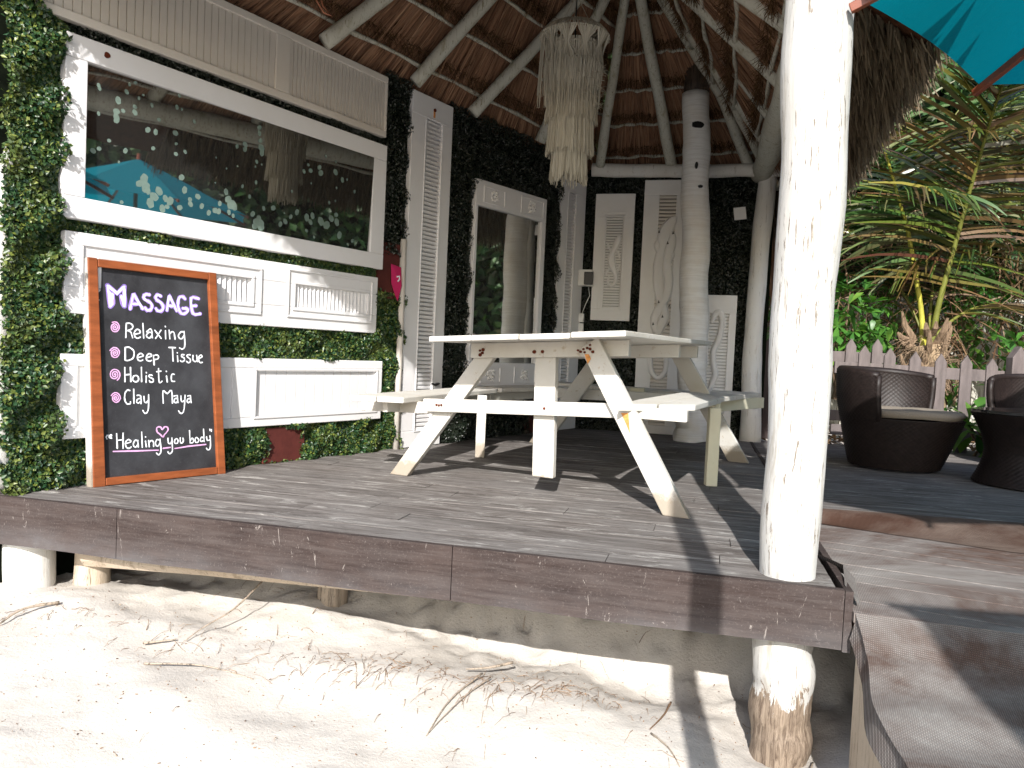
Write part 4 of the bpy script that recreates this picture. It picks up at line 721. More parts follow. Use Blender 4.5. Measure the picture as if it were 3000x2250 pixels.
# ------------------------------------------------------------------ ivy
panels_w = [(-2.30, -0.228, 2.012, 2.392), (-2.178, -0.255, 0.766, 1.122), (-2.182, -0.183, 0.215, 0.589), (-2.194, -0.223, 1.176, 1.960), (0.013, 0.44, 0, 2.4), (1.992, 2.44, 0, 2.25), (0.742, 1.618, 0.395, 1.965), (-1.07, -0.82, 0, 0.20), (-0.235, -0.05, 1.03, 1.30), (1.62, 1.98, 0, 0.33)]
def ivy(label, F, Nn, x0, x1, z0, z1, dens, mt, boxes, depth=0.05, size=0.019, over=0.012, o=-0.04, name='ivy_hedge'):
    t = thing(name, label, 'artificial ivy', F((x0+x1)/2, o, z0), 'artificial ivy strips on the walls')
    n = int((x1-x0)*(z1-z0)*dens); s = rng.uniform(x0-over*0.6, x1+over*0.6, n); z = rng.uniform(z0, z1, n)
    edge = 0.018*np.sin(z*31)+0.012*np.sin(z*77+1)
    s = s+np.where((s > x1-0.03) | (s < x0+0.03), edge*0.4+rng.normal(size=n)*0.008, 0)
    lump = 0.5+0.25*np.sin(s*23+3*np.sin(z*9))+0.25*np.sin(z*27+2*np.sin(s*13))
    keep = np.ones(n, bool)
    for a, b, c, d in boxes:
        mrg = rng.uniform(-0.004, 0.016, n); keep &= ~((s > a+mrg) & (s < b-mrg) & (z > c+mrg) & (z < d-mrg))
    s, z, lump = s[keep], z[keep], lump[keep]; n = len(s); oo = o+depth*lump*rng.uniform(0.1, 1.15, n)**0.7
    base = np.array(F(0, 0, 0)); ex = np.array(F(1, 0, 0))-base; eo = np.array(F(0, 1, 0))-base
    P = base+s[:, None]*ex+oo[:, None]*eo+z[:, None]*np.array([0, 0, 1.0])
    V, Fc = leaves(P, np.array(Nn)+np.array([0, 0, 0.25]), size, size*0.62, 0.75)
    o_ = nparr('leaves', V, Fc, mt, t)
    return t
NLt, NBt = tuple(NL), tuple(NB)
ivy('bright ivy column at the left end of the wall from deck to thatch', W, NLt, -2.39, -2.19, 0.0, 2.42, 38000, 'ivy', panels_w, 0.095, 0.024, over=0.03)
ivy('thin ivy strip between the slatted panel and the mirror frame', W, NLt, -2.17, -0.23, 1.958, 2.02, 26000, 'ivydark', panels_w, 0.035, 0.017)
ivy('thin ivy strip under the mirror frame above the vent panel', W, NLt, -2.17, -0.25, 1.118, 1.182, 42000, 'ivy', panels_w, 0.05, 0.018)
ivy('broad ivy strip between the vent panel and the lowest panel', W, NLt, -2.17, -0.22, 0.585, 0.77, 30000, 'ivy', panels_w, 0.055, 0.025)
ivy('ivy strip along the deck under the lowest panel', W, NLt, -2.17, -0.20, 0.0, 0.22, 30000, 'ivy', panels_w, 0.06, 0.025)
ivy('ivy column left of the tall shutter from mid height down to the deck', W, NLt, -0.30, 0.015, 0.0, 1.15, 30000, 'ivy', panels_w, 0.06, 0.025)
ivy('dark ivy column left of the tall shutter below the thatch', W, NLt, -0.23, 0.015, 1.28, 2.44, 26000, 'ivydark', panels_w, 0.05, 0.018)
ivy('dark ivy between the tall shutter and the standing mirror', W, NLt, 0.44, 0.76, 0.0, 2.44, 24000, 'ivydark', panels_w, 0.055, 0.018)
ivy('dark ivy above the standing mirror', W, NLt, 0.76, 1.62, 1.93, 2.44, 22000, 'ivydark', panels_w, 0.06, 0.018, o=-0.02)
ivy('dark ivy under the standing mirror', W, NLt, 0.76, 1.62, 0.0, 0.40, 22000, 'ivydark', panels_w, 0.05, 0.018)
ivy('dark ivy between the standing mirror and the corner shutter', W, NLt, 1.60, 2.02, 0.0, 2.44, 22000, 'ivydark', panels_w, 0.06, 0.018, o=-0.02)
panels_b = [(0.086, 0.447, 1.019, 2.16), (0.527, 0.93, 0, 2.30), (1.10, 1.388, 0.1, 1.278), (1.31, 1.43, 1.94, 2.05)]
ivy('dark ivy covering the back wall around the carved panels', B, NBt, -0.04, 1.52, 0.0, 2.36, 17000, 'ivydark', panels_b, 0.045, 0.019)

# ------------------------------------------------------------------ thatched roof
A1 = Vector((0.73, 5.9, 3.82)); R2 = Vector((-0.35, 4.28, 3.82))
WCn = Vector(W(2.62, 0, 2.42)); WC0 = Vector((-2.17, 3.12, 2.42)); BR = Vector((2.12, 6.85, 2.42)); FR = Vector((1.05, 2.46, 2.42))
def ext(top, bot, k): return bot+(bot-top)*k
roof = thing('palapa_roof', 'open thatched palapa roof with whitewashed rafters over the deck', 'roof', (0, 4.6, 2.42))
patches = {  # name: (bottom a, bottom b, top b, top a, ext at a, ext at b)
    'left': (WC0, WCn, A1, R2, 0.13, 0.2), 'back': (WCn, BR, A1, A1, 0.2, 0.38), 'right': (BR, FR, R2, A1, 0.36, 0.21), 'front': (FR, WC0, R2, R2, 0.21, 0.13)}
def pp(key, u, v, o=0.0):
    a, b, c, d, ka, kb = patches[key]; n = (b-a).cross(((c+d)/2)-a).normalized()
    if n.z < 0: n = -n
    bot = a.lerp(b, u); top = d.lerp(c, u); k = ka*(1-u)+kb*u
    p = bot+(top-bot)*v if v >= 0 else bot+(bot-top)*(-v)*k
    return p+n*o
for key in patches:
    NU, NV = 24, 16; vs = [-1]+[i/(NV-1) for i in range(NV)]
    for off, nm in ((0.05, 'thatch_layer'), (0.20, 'outer_thatch')):
        mb = MB(); mb.v = [tuple(pp(key, i/NU, v, off+random.uniform(-.008, .008))) for v in vs for i in range(NU+1)]
        mb.f = [(j*(NU+1)+i, j*(NU+1)+i+1, (j+1)*(NU+1)+i+1, (j+1)*(NU+1)+i) for j in range(len(vs)-1) for i in range(NU)]
        part(nm, mb, 'thatchbase' if off < 0.1 else 'fringe', roof, smooth=True)
def patch_arr(key, U, Vv, O):
    a, b, c, d, ka, kb = patches[key]; a, b, c, d = map(np.array, (a, b, c, d)); n = np.cross(b-a, (c+d)/2-a); n = n/np.linalg.norm(n); n = n if n[2] > 0 else -n
    bot = a+(b-a)*U[:, None]; top = d+(c-d)*U[:, None]; k = ka*(1-U)+kb*U; vv = np.where(Vv >= 0, Vv, Vv*k)
    return bot+(top-bot)*vv[:, None]+n*O[:, None], unit(bot-top), n, bot, top
TV = np.linspace(-0.6, 1.0, 7)
for key in patches:
    a, b, c, d, ka, kb = patches[key]; wid = (b-a).length; hgt = ((c+d)/2-(a+b)/2).length
    npurl = max(4, int(hgt/0.30)); vsn = [(i+0.45)/npurl*0.97 for i in range(npurl)]
    n = int(wid*hgt*(2300 if key != 'front' else 500)); U = rng.uniform(0, 1, n); tier = rng.integers(0, npurl+1, n)
    Vt = (tier+0.5+rng.uniform(-0.08, 0.12, n))/npurl*0.97+rng.uniform(-0.01, 0.02, n)
    Vt = np.clip(Vt, 0.02, 1.0); O = 0.035-0.02*rng.random(n)
    P, D, nn, bot, top = patch_arr(key, U, Vt, O); L = np.minimum(rng.uniform(0.28, 0.42, n), 0.9)
    D = unit(D+rng.normal(size=(n, 3))*0.05); side = unit(np.cross(D, nn)+nn*rng.normal(size=(n, 1))*0.4)
    keep = (P[:, 2]+D[:, 2]*L > 2.10)
    V, Fc = strands(P[keep], D[keep], L[keep], rng.uniform(0.004, 0.011, n)[keep], 2, None, 0.02, side[keep])
    nparr('thatch_straw', V, Fc, 'thatch', roof)
    # frayed overlaps between the tiers
    n = int(wid*npurl*(520 if key != 'front' else 30)); U = rng.uniform(0, 1, n); tier = rng.integers(0, npurl, n); Vt = (tier+0.72+rng.normal(size=n)*0.05)/npurl*0.97
    P, D, nn, bot, top = patch_arr(key, U, Vt, 0.02+rng.normal(size=n)*0.006)
    D = unit(D*0.7-nn*rng.uniform(0.1, 0.9, (n, 1))+rng.normal(size=(n, 3))*0.6)
    V, Fc = strands(P, D, rng.uniform(0.05, 0.13, n), rng.uniform(0.003, 0.007, n), 3, np.array([0, 0, -0.5]), 0.3)
    nparr('frayed_thatch', V, Fc, 'thatchhair', roof)
    for v in [-0.35]+vsn:
        P_ = [pp(key, u, v, 0.0+0.012*math.sin(u*23+v*9)) for u in np.linspace(0.01, 0.99, 26)]
        part('batten', MB().tube([q+Vector((0, 0, 0.006*math.sin(i*1.7+v*30))) for i, q in enumerate(P_)], [0.0135+0.004*math.sin(i*2.1+v*13) for i in range(26)], 7, 0.08), 'rafter', roof, smooth=True)
def rafter(a, b, r=0.043, mid=None, name='rafter'):
    pts = [Vector(a)]+([Vector(mid)] if mid else [])+[Vector(b)]
    k = len(pts); part(name, pole('', '', '', pts, [r*1.08]+[r]*(k-2)+[r*0.92], 'rafter', seg=12, n=26), 'rafter', roof, smooth=True)
dz = Vector((0, 0, -0.045))
for a, b in ((W(0.62, 0.04, 2.40), A1), (W(-0.02, 0.04, 2.42), (0.31, 5.27, 3.80)), (W(-0.80, 0.04, 2.40), (0.12, 4.98, 3.80)), (W(-1.62, 0.04, 2.41), (-0.30, 4.36, 3.80)), (W(1.52, 0.05, 2.42), A1), (W(-2.3, 0.05, 2.42), R2)):
    rafter(Vector(a)+dz*0, Vector(b)+dz)
for t in (0.08, 0.70): pass
rafter((0.70, 7.0, 2.40), Vector(A1)+dz+Vector((0.03, 0, 0)), 0.04); rafter((1.33, 6.9, 2.40), A1+dz+Vector((0.02, 0, -.05)), 0.046)
rafter((1.98, 6.78, 2.40), A1+dz, 0.042, mid=(1.62, 6.50, 2.92))
for a, b, r in (((2.0, 6.32, 2.46), A1+Vector((0.02, 0, -0.05)), 0.05), ((1.83, 5.66, 2.46), A1+Vector((0.06, -0.05, -0.05)), 0.052), ((1.66, 4.96, 2.46), (0.40, 5.40, 3.78), 0.055), ((1.47, 4.2, 2.46), (0.05, 4.88, 3.78), 0.05), ((1.27, 3.4, 2.46), (-0.25, 4.42, 3.78), 0.05)): rafter(a, b, r)
rafter((2.06, 6.70, 2.44), (1.47, 6.12, 2.98), 0.033, name='brace')
rafter(FR+Vector((0, 0, 0)), R2+dz, 0.05); 
for u in (0.3, 0.55, 0.8): rafter(FR.lerp(WC0, u), R2+dz, 0.045)
rafter(A1+dz, R2+dz, 0.05, name='ridge_pole')
# ring beams
def beamlog(label, a, b, r, mt='rafter'):
    n = solo('ring_beam', pole('', '', '', [a, Vector(a).lerp(Vector(b), 0.5)+Vector((0, 0, -0.01)), b], [r*1.05, r, r*0.95], mt, seg=16, n=40, jit=0.03), mt, label, 'beam', 'round ring beams under the thatch', loc=a, smooth=True)
beamlog('white log beam lying along the top of the back wall', (0.64, 7.06, 2.372), (2.32, 6.66, 2.355), 0.058, 'post')
beamlog('heavy log beam running from the slim back post forward to the thick front post', (2.13, 6.90, 2.36), (1.02, 2.40, 2.37), 0.088)
# hanging fringe of the eaves
def fringe(key, n, zdrop, umin=0, umax=1, label='eave_fringe'):
    U = rng.uniform(umin, umax, n); Vv = rng.uniform(-1.02, -0.35, n); O = rng.uniform(0.0, 0.17, n)
    P, D, nn, bot, top = patch_arr(key, U, Vv, O); D = unit(D*0.45+np.array([0, 0, -1.0])*rng.uniform(0.5, 1.5, (n, 1))+rng.normal(size=(n, 3))*0.10)
    V, Fc = strands(P, D, rng.uniform(0.5, 1.0, n)*zdrop, rng.uniform(0.005, 0.014, n), 4, np.array([0, 0, -0.35]), 0.07)
    nparr(label, V, Fc, 'fringe', roof)
fringe('right', 13000, 0.20, 0.0, 0.73); fringe('front', 3500, 0.10, 0.2, 1.0); fringe('back', 2500, 0.2, 0.6, 1.0)
# ------------------------------------------------------------------ picnic table
TO = Vector((0.077, 3.73, 0)); E1 = Vector((0.885, -0.465, 0)); E2 = Vector((0.41, 0.912, 0))
def T(e, f, z): p = TO+E1*e+E2*f; return (p.x, p.y, z)
ZT = lambda e, f: 0.764+0.0526*e+0.0095*f
tb = thing('picnic_table', 'weathered white painted wooden picnic table with attached angled benches and rusty bolts', 'picnic table', (0.1, 3.9, 0))
ew = [-0.39, -0.155, 0.09, 0.335, 0.585]
for i in range(4):
    a, b = ew[i]+0.0025, ew[i+1]-0.0035; f0 = -0.33+random.uniform(-.006, .006); f1 = 1.72+random.uniform(-.03, .03); n = 12; mb = MB(); ph = random.uniform(0, 6)
    dzp = random.uniform(-0.0015, 0.0015)
    for k in range(n):
        fa, fb = f0+(f1-f0)*k/n, f0+(f1-f0)*(k+1)/n
        wv = lambda f: dzp+0.0008*math.sin(f*3+ph)
        mb.hexa([T(a, fa, ZT(a, fa)-.025+wv(fa)), T(b, fa, ZT(b, fa)-.025+wv(fa)), T(b, fb, ZT(b, fb)-.025+wv(fb)), T(a, fb, ZT(a, fb)-.025+wv(fb)), T(a, fa, ZT(a, fa)+wv(fa)), T(b, fa, ZT(b, fa)+wv(fa)), T(b, fb, ZT(b, fb)+wv(fb)), T(a, fb, ZT(a, fb)+wv(fb))])
    bmx = part('top_plank', mb, 'table', tb)
    mg = bmx.modifiers.new('w', 'WELD'); mg.merge_threshold = 0.0002; bv = bmx.modifiers.new('b', 'BEVEL'); bv.width = 0.004; bv.segments = 2; bv.limit_method = 'ANGLE'
def plank(e0, e1_, f, zt0, zt1, h, th, name='apron', mt='table'):
    """upright board across the frame"""
    mb = MB().hexa([T(e0, f-th/2, zt0-h), T(e1_, f-th/2, zt1-h), T(e1_, f+th/2, zt1-h), T(e0, f+th/2, zt0-h), T(e0, f-th/2, zt0), T(e1_, f-th/2, zt1), T(e1_, f+th/2, zt1), T(e0, f+th/2, zt0)])
    return part(name, mb, mt, tb, bevel=0.004)
for f in (-0.02, 1.04, 1.58): plank(-0.31, 0.515, f, ZT(-.31, f)-.028, ZT(.515, f)-.028, 0.074, 0.04)
def leg(ef0, z0, ef1, z1, w=0.118, th=0.042, name='leg', mt='table'):
    a, b = Vector(T(*ef0, z0)), Vector(T(*ef1, z1)); d = (b-a); s = E2.normalized(); ex = E1.normalized()
    # horizontal cut at the foot, square cut on top
    wx = ex*(w/2)/max(0.5, abs(d.normalized().z)); tt = s*th/2; u = (ex-d.normalized()*ex.dot(d.normalized())).normalized()*(w/2)
    P = [a-wx-tt, a+wx-tt, a+wx+tt, a-wx+tt, b-u-tt, b+u-tt, b+u+tt, b-u+tt]
    return part(name, MB().hexa([tuple(p) for p in P]), mt, tb, bevel=0.005)
leg((-0.755, 0.03), 0.0, (-0.205, 0.015), 0.71, w=0.088)
leg((0.775, -0.045), 0.0, (0.335, -0.062), 0.742, w=0.102)
leg((0.10, 0.022), 0.088, (0.085, 0.022), 0.70, w=0.112, name='centre_leg')
leg((-0.74, 1.95), 0.0, (-0.14, 1.66), 0.72, w=0.11); leg((0.745, 2.07), 0.0, (0.36, 1.70), 0.735, w=0.115)
leg((0.02, 1.98), 0.09, (0.02, 1.98), 0.47, w=0.11, name='centre_leg', mt='yellowed')
plank(-0.585, 0.50, -0.0215, 0.424, 0.474, 0.066, 0.03, 'cross_beam')
plank(-1.06, -0.48, 0.075, 0.385, 0.405, 0.062, 0.035, 'bench_bracket'); plank(0.50, 0.79, -0.005, 0.463, 0.463, 0.052, 0.035, 'bench_bracket')
plank(-0.62, 0.62, 1.90, 0.435, 0.455, 0.075, 0.03, 'cross_beam')
def bench(poly, z, th=0.03, mt='table', seam=None):
    n = len(poly)
    if seam is None: part('bench_seat', MB().prism(poly, lambda x, y: z(x, y)-th, z), mt, tb, bevel=0.005)
zr = lambda x, y: 0.449+0.012*(x-0.5)
def strip(L, Rr, z, mt='table'):
    """bench from left edge pts L and right edge pts R, split lengthwise into two planks"""
    for a0_, a1_ in ((0.0, 0.49), (0.51, 1.0)):
        A = [lerp2(l, r, a0_) for l, r in zip(L, Rr)]; Bq = [lerp2(l, r, a1_) for l, r in zip(L, Rr)]
        bench(A+Bq[::-1], z, mt=mt)
zr = lambda x, y: 0.477
strip([(0.465, 3.355), (0.64, 3.86), (1.12, 5.01)], [(0.862, 3.59), (1.02, 3.97), (1.195, 4.37)], zr)
bench([(1.128, 5.0), (1.165, 4.70), (1.197, 4.40), (1.25, 5.11)], zr)
strip([(-0.834, 3.95), (-0.335, 5.42)], [(-0.552, 3.93), (-0.075, 5.40)], lambda x, y: 0.427)
strip([(-0.32, 5.46), (0.28, 6.38)], [(-0.07, 5.33), (0.52, 6.20)], lambda x, y: 0.432)
strip([(0.34, 6.66), (1.55, 5.66)], [(0.20, 6.40), (1.36, 5.42)], lambda x, y: 0.455)
strip([(1.30, 5.30), (1.60, 5.86)], [(1.25, 4.62), (1.86, 5.72)], lambda x, y: 0.468)
part('bench_beam', MB().beam((0.50, 6.36, 0.40), (1.10, 5.86, 0.405), 0.035, 0.07), 'table', tb, bevel=0.004)
part('bench_beam', MB().beam((-0.16, 5.3, 0.37), (0.35, 6.15, 0.38), 0.035, 0.07), 'table', tb, bevel=0.004)
part('bench_beam', MB().beam((1.28, 4.90, 0.40), (1.80, 5.52, 0.405), 0.035, 0.075), 'yellowed', tb, bevel=0.004)
part('bench_beam', MB().beam((-0.66, 4.02, 0.368), (-0.20, 5.30, 0.37), 0.03, 0.055), 'table', tb, bevel=0.004)
part('bench_post', MB().beam((1.118, 4.215, 0.0), (1.118, 4.215, 0.43), 0.062, 0.055), 'yellowed', tb, bevel=0.004)
part('bench_post', MB().beam((-0.187, 4.945, 0.0), (-0.187, 4.945, 0.40), 0.06, 0.055), 'table', tb, bevel=0.004)
part('brace', MB().beam((1.17, 4.35, 0.43), (1.30, 4.80, 0.18), 0.03, 0.06), 'yellowed', tb, bevel=0.004)
def bolts(pts, f, r=0.0085, mt='rust'):
    for e, z in pts:
        part('bolt', MB().tube([T(e, f+0.003, z), T(e, f-0.006, z)], r*random.uniform(0.8, 1.2), 9, 0.1), mt, tb)
bolts([(-0.255, 0.685), (-0.236, 0.69), (-0.24, 0.674), (-0.252, 0.664)], -0.041, 0.007)
bolts([(0.045, 0.69), (0.088, 0.693)], -0.041)
bolts([(0.285, 0.706), (0.298, 0.70), (0.312, 0.712), (0.33, 0.718), (0.343, 0.732), (0.345, 0.714), (0.318, 0.698), (0.358, 0.702)], -0.083, 0.006)
bolts([(-0.50, 0.398), (-0.485, 0.397), (-0.47, 0.399)], -0.037, 0.005); bolts([(0.11, 0.425)], -0.037, 0.006)
bolts([(0.30, 0.735), (0.33, 0.72), (0.36, 0.715), (0.35, 0.74), (0.31, 0.715)], 1.678, 0.012)
def flatq(P, mt, name='rust_stain'):
    mb = MB(); mb.v = P; mb.f = [tuple(range(len(P)))]; part(name, mb, mt, tb)
flatq([T(0.318, -0.0845, 0.69), T(0.34, -0.0845, 0.69), T(0.35, -0.0845, 0.67), T(0.336, -0.0845, 0.645), T(0.326, -0.0845, 0.67)], 'ruststain')
flatq([T(0.505, -0.0795, 0.435), T(0.540, -0.0795, 0.437), T(0.546, -0.0785, 0.39), T(0.552, -0.0775, 0.345), T(0.530, -0.0785, 0.39)], 'ruststain')

flatq([T(0.0, 1.955, 0.36), T(0.04, 1.955, 0.36), T(0.045, 1.955, 0.30), T(0.01, 1.955, 0.29)], 'rust')

# ------------------------------------------------------------------ chalkboard
BB = Vector((-1.837, 3.377, 0)); Bt = (Vector((-1.444, 3.886, 0))-BB).normalized(); Bn = Vector((Bt.y, -Bt.x, 0)); an = R(3)
Bu = Vector((-Bn.x*math.sin(an), -Bn.y*math.sin(an), math.cos(an))); BN = Bt.cross(Bu).normalized()
if BN.dot(Bn) < 0: BN = -BN
def Q(u, v, o): p = BB+Bt*u+Bu*v+BN*o; return (p.x, p.y, p.z)
cb = thing('chalkboard', 'orange framed chalkboard with the word Massage in violet leaning on the white panels', 'chalkboard', tuple(BB))
OC = {'BL': (0.008, 0.0), 'BR': (0.655, 0.0), 'TR': (0.602, 1.016), 'TL': (-0.015, 1.019)}
IC = {'BL': (0.060, 0.037), 'BR': (0.612, 0.037), 'TR': (0.561, 0.978), 'TL': (0.027, 0.983)}
def q4(p): return [Q(x, y, -0.05) for x, y in p]+[Q(x, y, 0.0) for x, y in p]
def lx(c, y, k0, k1): a, b = c[k0], c[k1]; t = (y-a[1])/(b[1]-a[1]); return a[0]+(b[0]-a[0])*t
part('frame_stile', MB().hexa(q4([OC['BL'], (lx(IC, 0, 'BL', 'TL'), 0.0), (lx(IC, 1.019, 'BL', 'TL'), 1.019), OC['TL']])), 'orange', cb, bevel=0.003)
part('frame_stile', MB().hexa(q4([(lx(IC, 0, 'BR', 'TR'), 0.0), OC['BR'], OC['TR'], (lx(IC, 1.016, 'BR', 'TR'), 1.016)])), 'orange', cb, bevel=0.003)
e = 0.0015
part('frame_rail', MB().hexa(q4([(lx(IC, 0.003, 'BL', 'TL')+e, 0.003), (lx(IC, 0.003, 'BR', 'TR')-e, 0.003), (IC['BR'][0]-e, 0.037), (IC['BL'][0]+e, 0.037)])), 'orange', cb, bevel=0.003)
part('frame_rail', MB().hexa(q4([(IC['TL'][0]+e, 0.981), (IC['TR'][0]-e, 0.979), (lx(IC, 1.014, 'BR', 'TR')-e, 1.014), (lx(IC, 1.016, 'BL', 'TL')+e, 1.016)])), 'orange', cb, bevel=0.003)
part('side_strip', MB().hexa([Q(0.001, 0.002, -0.052), Q(0.0075, 0.002, -0.052), Q(0.0075-0.023, 1.017, -0.052), Q(0.001-0.023, 1.017, -0.052), Q(0.001, 0.002, -0.006), Q(0.0075, 0.002, -0.006), Q(0.0075-0.023, 1.017, -0.006), Q(0.001-0.023, 1.017, -0.006)]), 'table', cb)
mb = MB().hexa([Q(0.055, 0.03, -0.03), Q(0.62, 0.03, -0.03), Q(0.565, 0.99, -0.03), Q(0.022, 0.99, -0.03), Q(0.055, 0.03, -0.0185), Q(0.62, 0.03, -0.0185), Q(0.565, 0.99, -0.0185), Q(0.022, 0.99, -0.0185)])
part('blackboard', mb, 'board', cb)
def stroke_mesh(strokes, w, o, wob=0.26):
    mb = MB()
    for st in strokes:
        P = [Vector((a/1000, b/1000)) for a, b in st]
        if len(P) == 2: P = [P[0], P[0].lerp(P[1], 0.33), P[0].lerp(P[1], 0.66), P[1]]
        n = len(mb.v); L = []; N = len(P)
        for i, p in enumerate(P):
            d = (P[min(i+1, N-1)]-P[max(i-1, 0)]); d = d.normalized() if d.length > 1e-6 else Vector((1, 0)); s = Vector((-d.y, d.x)); ww = w/2*(1+random.uniform(-wob, wob))
            L.append((p+s*ww, p-s*ww, d))
        for a, b, d in L: mb.v += [Q(a.x, a.y, o), Q(b.x, b.y, o)]
        for i in range(N-1): k = n+2*i; mb.f.append((k, k+1, k+3, k+2))
        for idx, sg in ((0, -1), (N-1, 1)):           # round ends
            p = P[idx]; d = L[idx][2]; base = math.atan2(d.y*sg, d.x*sg); m0 = len(mb.v)
            for j in range(7):
                a = base-math.pi/2+math.pi*j/6; mb.v.append(Q(p.x+math.cos(a)*w/2, p.y+math.sin(a)*w/2, o))
            mb.f.append(tuple(range(m0, m0+7)))
    return mb
oo = -0.0182
def chalk(name, key, w, mt, k): part(name, stroke_mesh(CHALK[key], w, oo+0.00012*k), mt, cb)
chalk('title_outline', 'title_M', 0.0235, 'chalkpurple', 1); chalk('title_lettering', 'title_M', 0.0115, 'chalkwhite', 3)
chalk('title_outline', 'title', 0.0178, 'chalkpurple', 2); chalk('title_lettering', 'title', 0.0098, 'chalklilac', 4)
def words(k, w, z):
    st = sorted(CHALK[k], key=lambda s: min(p[0] for p in s)); grp = [[st[0]]]; mx = max(p[0] for p in st[0])
    for s in st[1:]:
        if min(p[0] for p in s)-mx > 20: grp.append([])
        grp[-1].append(s); mx = max(mx, max(p[0] for p in s))
    for gk in grp: part('lettering', stroke_mesh(gk, w, oo+0.00012*z), 'chalkwhite', cb)
for i, k in enumerate(('relaxing', 'deep', 'holistic', 'clay')): words(k, 0.0062, 5+i)
words('healing', 0.0060, 9)
for i in range(4): chalk('chalk_spiral', 'spiral%d' % (i+1), 0.0052, 'chalkpink', 10+i)
chalk('chalk_heart', 'heart', 0.0065, 'chalkpink', 14); chalk('chalk_underline', 'line', 0.0062, 'chalkpink', 1)

# ------------------------------------------------------------------ macrame lamp
CX, CY = 0.265, 4.40
ch = thing('macrame_lamp', 'long cream macrame pendant lampshade of tiered cords hanging over the table', 'pendant lamp', (CX, CY, 2.53))
part('hanging_cord', MB().tube([(CX, CY, 2.45), (CX+0.0, CY, 3.6)], 0.005, 6), 'black', ch)
for a in (0.4, 2.5, 4.6): part('hanging_string', MB().tube([(CX+0.13*math.cos(a), CY+0.13*math.sin(a), 2.52), (CX, CY, 2.70)], 0.0018, 5), 'macrame', ch)
def ring(r, z, rr=0.006): return MB().tube([(CX+r*math.cos(2*math.pi*i/24), CY+r*math.sin(2*math.pi*i/24), z) for i in range(25)], rr, 6)
def tier(r0, r1, z0, z1, n, bulge=0.0, ragged=0.03, tip=1.0, gather=None, skip=None):
    mb = MB()
    for i in range(n):
        a = 2*math.pi*i/n+random.uniform(-.02, .02)
        if skip and skip(a): continue
        zz = z1+random.uniform(-ragged, ragged); P = []; K = 6; w = random.uniform(-0.006, 0.006)
        for k in range(K+1):
            t = k/K; r = r0+(r1-r0)*t+bulge*math.sin(math.pi*t)+w*t; aa = a
            if gather: ga = round(a*gather/(2*math.pi))*2*math.pi/gather; aa = a+(ga-a)*0.75*math.sin(math.pi*min(1, t*1.05))**2; r -= 0.02*math.sin(math.pi*t)
            P.append((CX+r*math.cos(aa)+random.uniform(-.0015, .0015), CY+r*math.sin(aa), z0+(zz-z0)*t))
        mb.tube(P, [0.0032*random.uniform(0.7, 1.3)]*K+[0.0022], 4, 0, False)
    part('cord_tier', mb, 'macrame', ch, kind='stuff')
part('top_ring', ring(0.135, 2.515, 0.008), 'macrame', ch, smooth=True)
tier(0.135, 0.195, 2.525, 2.46, 150, 0.01, 0.006)
tier(0.195, 0.165, 2.47, 2.31, 150, 0.0, 0.012, gather=10)
part('ring', ring(0.15, 2.40), 'macrame', ch, smooth=True); tier(0.15, 0.148, 2.42, 2.15, 170, 0.004, 0.02); tier(0.165, 0.15, 2.30, 2.20, 110, 0.0, 0.02)
tier(0.132, 0.145, 2.22, 1.99, 170, -0.004, 0.018); tier(0.145, 0.15, 2.30, 2.08, 60, 0.004, 0.03)
part('ring', ring(0.132, 2.05), 'macrame', ch, smooth=True); tier(0.122, 0.132, 2.06, 1.815, 170, -0.003, 0.02)
tier(0.092, 0.102, 1.90, 1.675, 150, 0.0, 0.03)
tier(0.185, 0.195, 2.46, 2.12, 46, 0.0, 0.05, skip=lambda a: not (2.3 < a < 4.3))
mb = MB()
for i in range(160):
    a = random.uniform(-1.6, 1.0); z = random.uniform(2.05, 2.3); r = 0.148
    p = Vector((CX+r*math.cos(a), CY+r*math.sin(a), z)); q = p+Vector((random.uniform(-.02, .05), random.uniform(-.04, .01), random.uniform(-.03, .03))); mb.tube([p, p.lerp(q, .5)+Vector((0, 0, .008)), q], 0.0012, 3, 0, False)
part('frayed_ends', mb, 'macrame', ch, kind='stuff')
# loose copper wire under the thatch
mb = MB().tube([(-1.15, 4.05, 2.75), (-1.10, 3.95, 2.45), (-1.02, 3.9, 2.33), (-0.98, 3.9, 2.315), (-1.03, 3.92, 2.37), (-1.12, 4.0, 2.6)], 0.0035, 6)
solo('loose_wire', mb, 'copper', 'loose loop of copper coloured wire dangling from the thatch over the slatted panel', 'wire', smooth=True, loc=(-1.15, 4.05, 2.75))

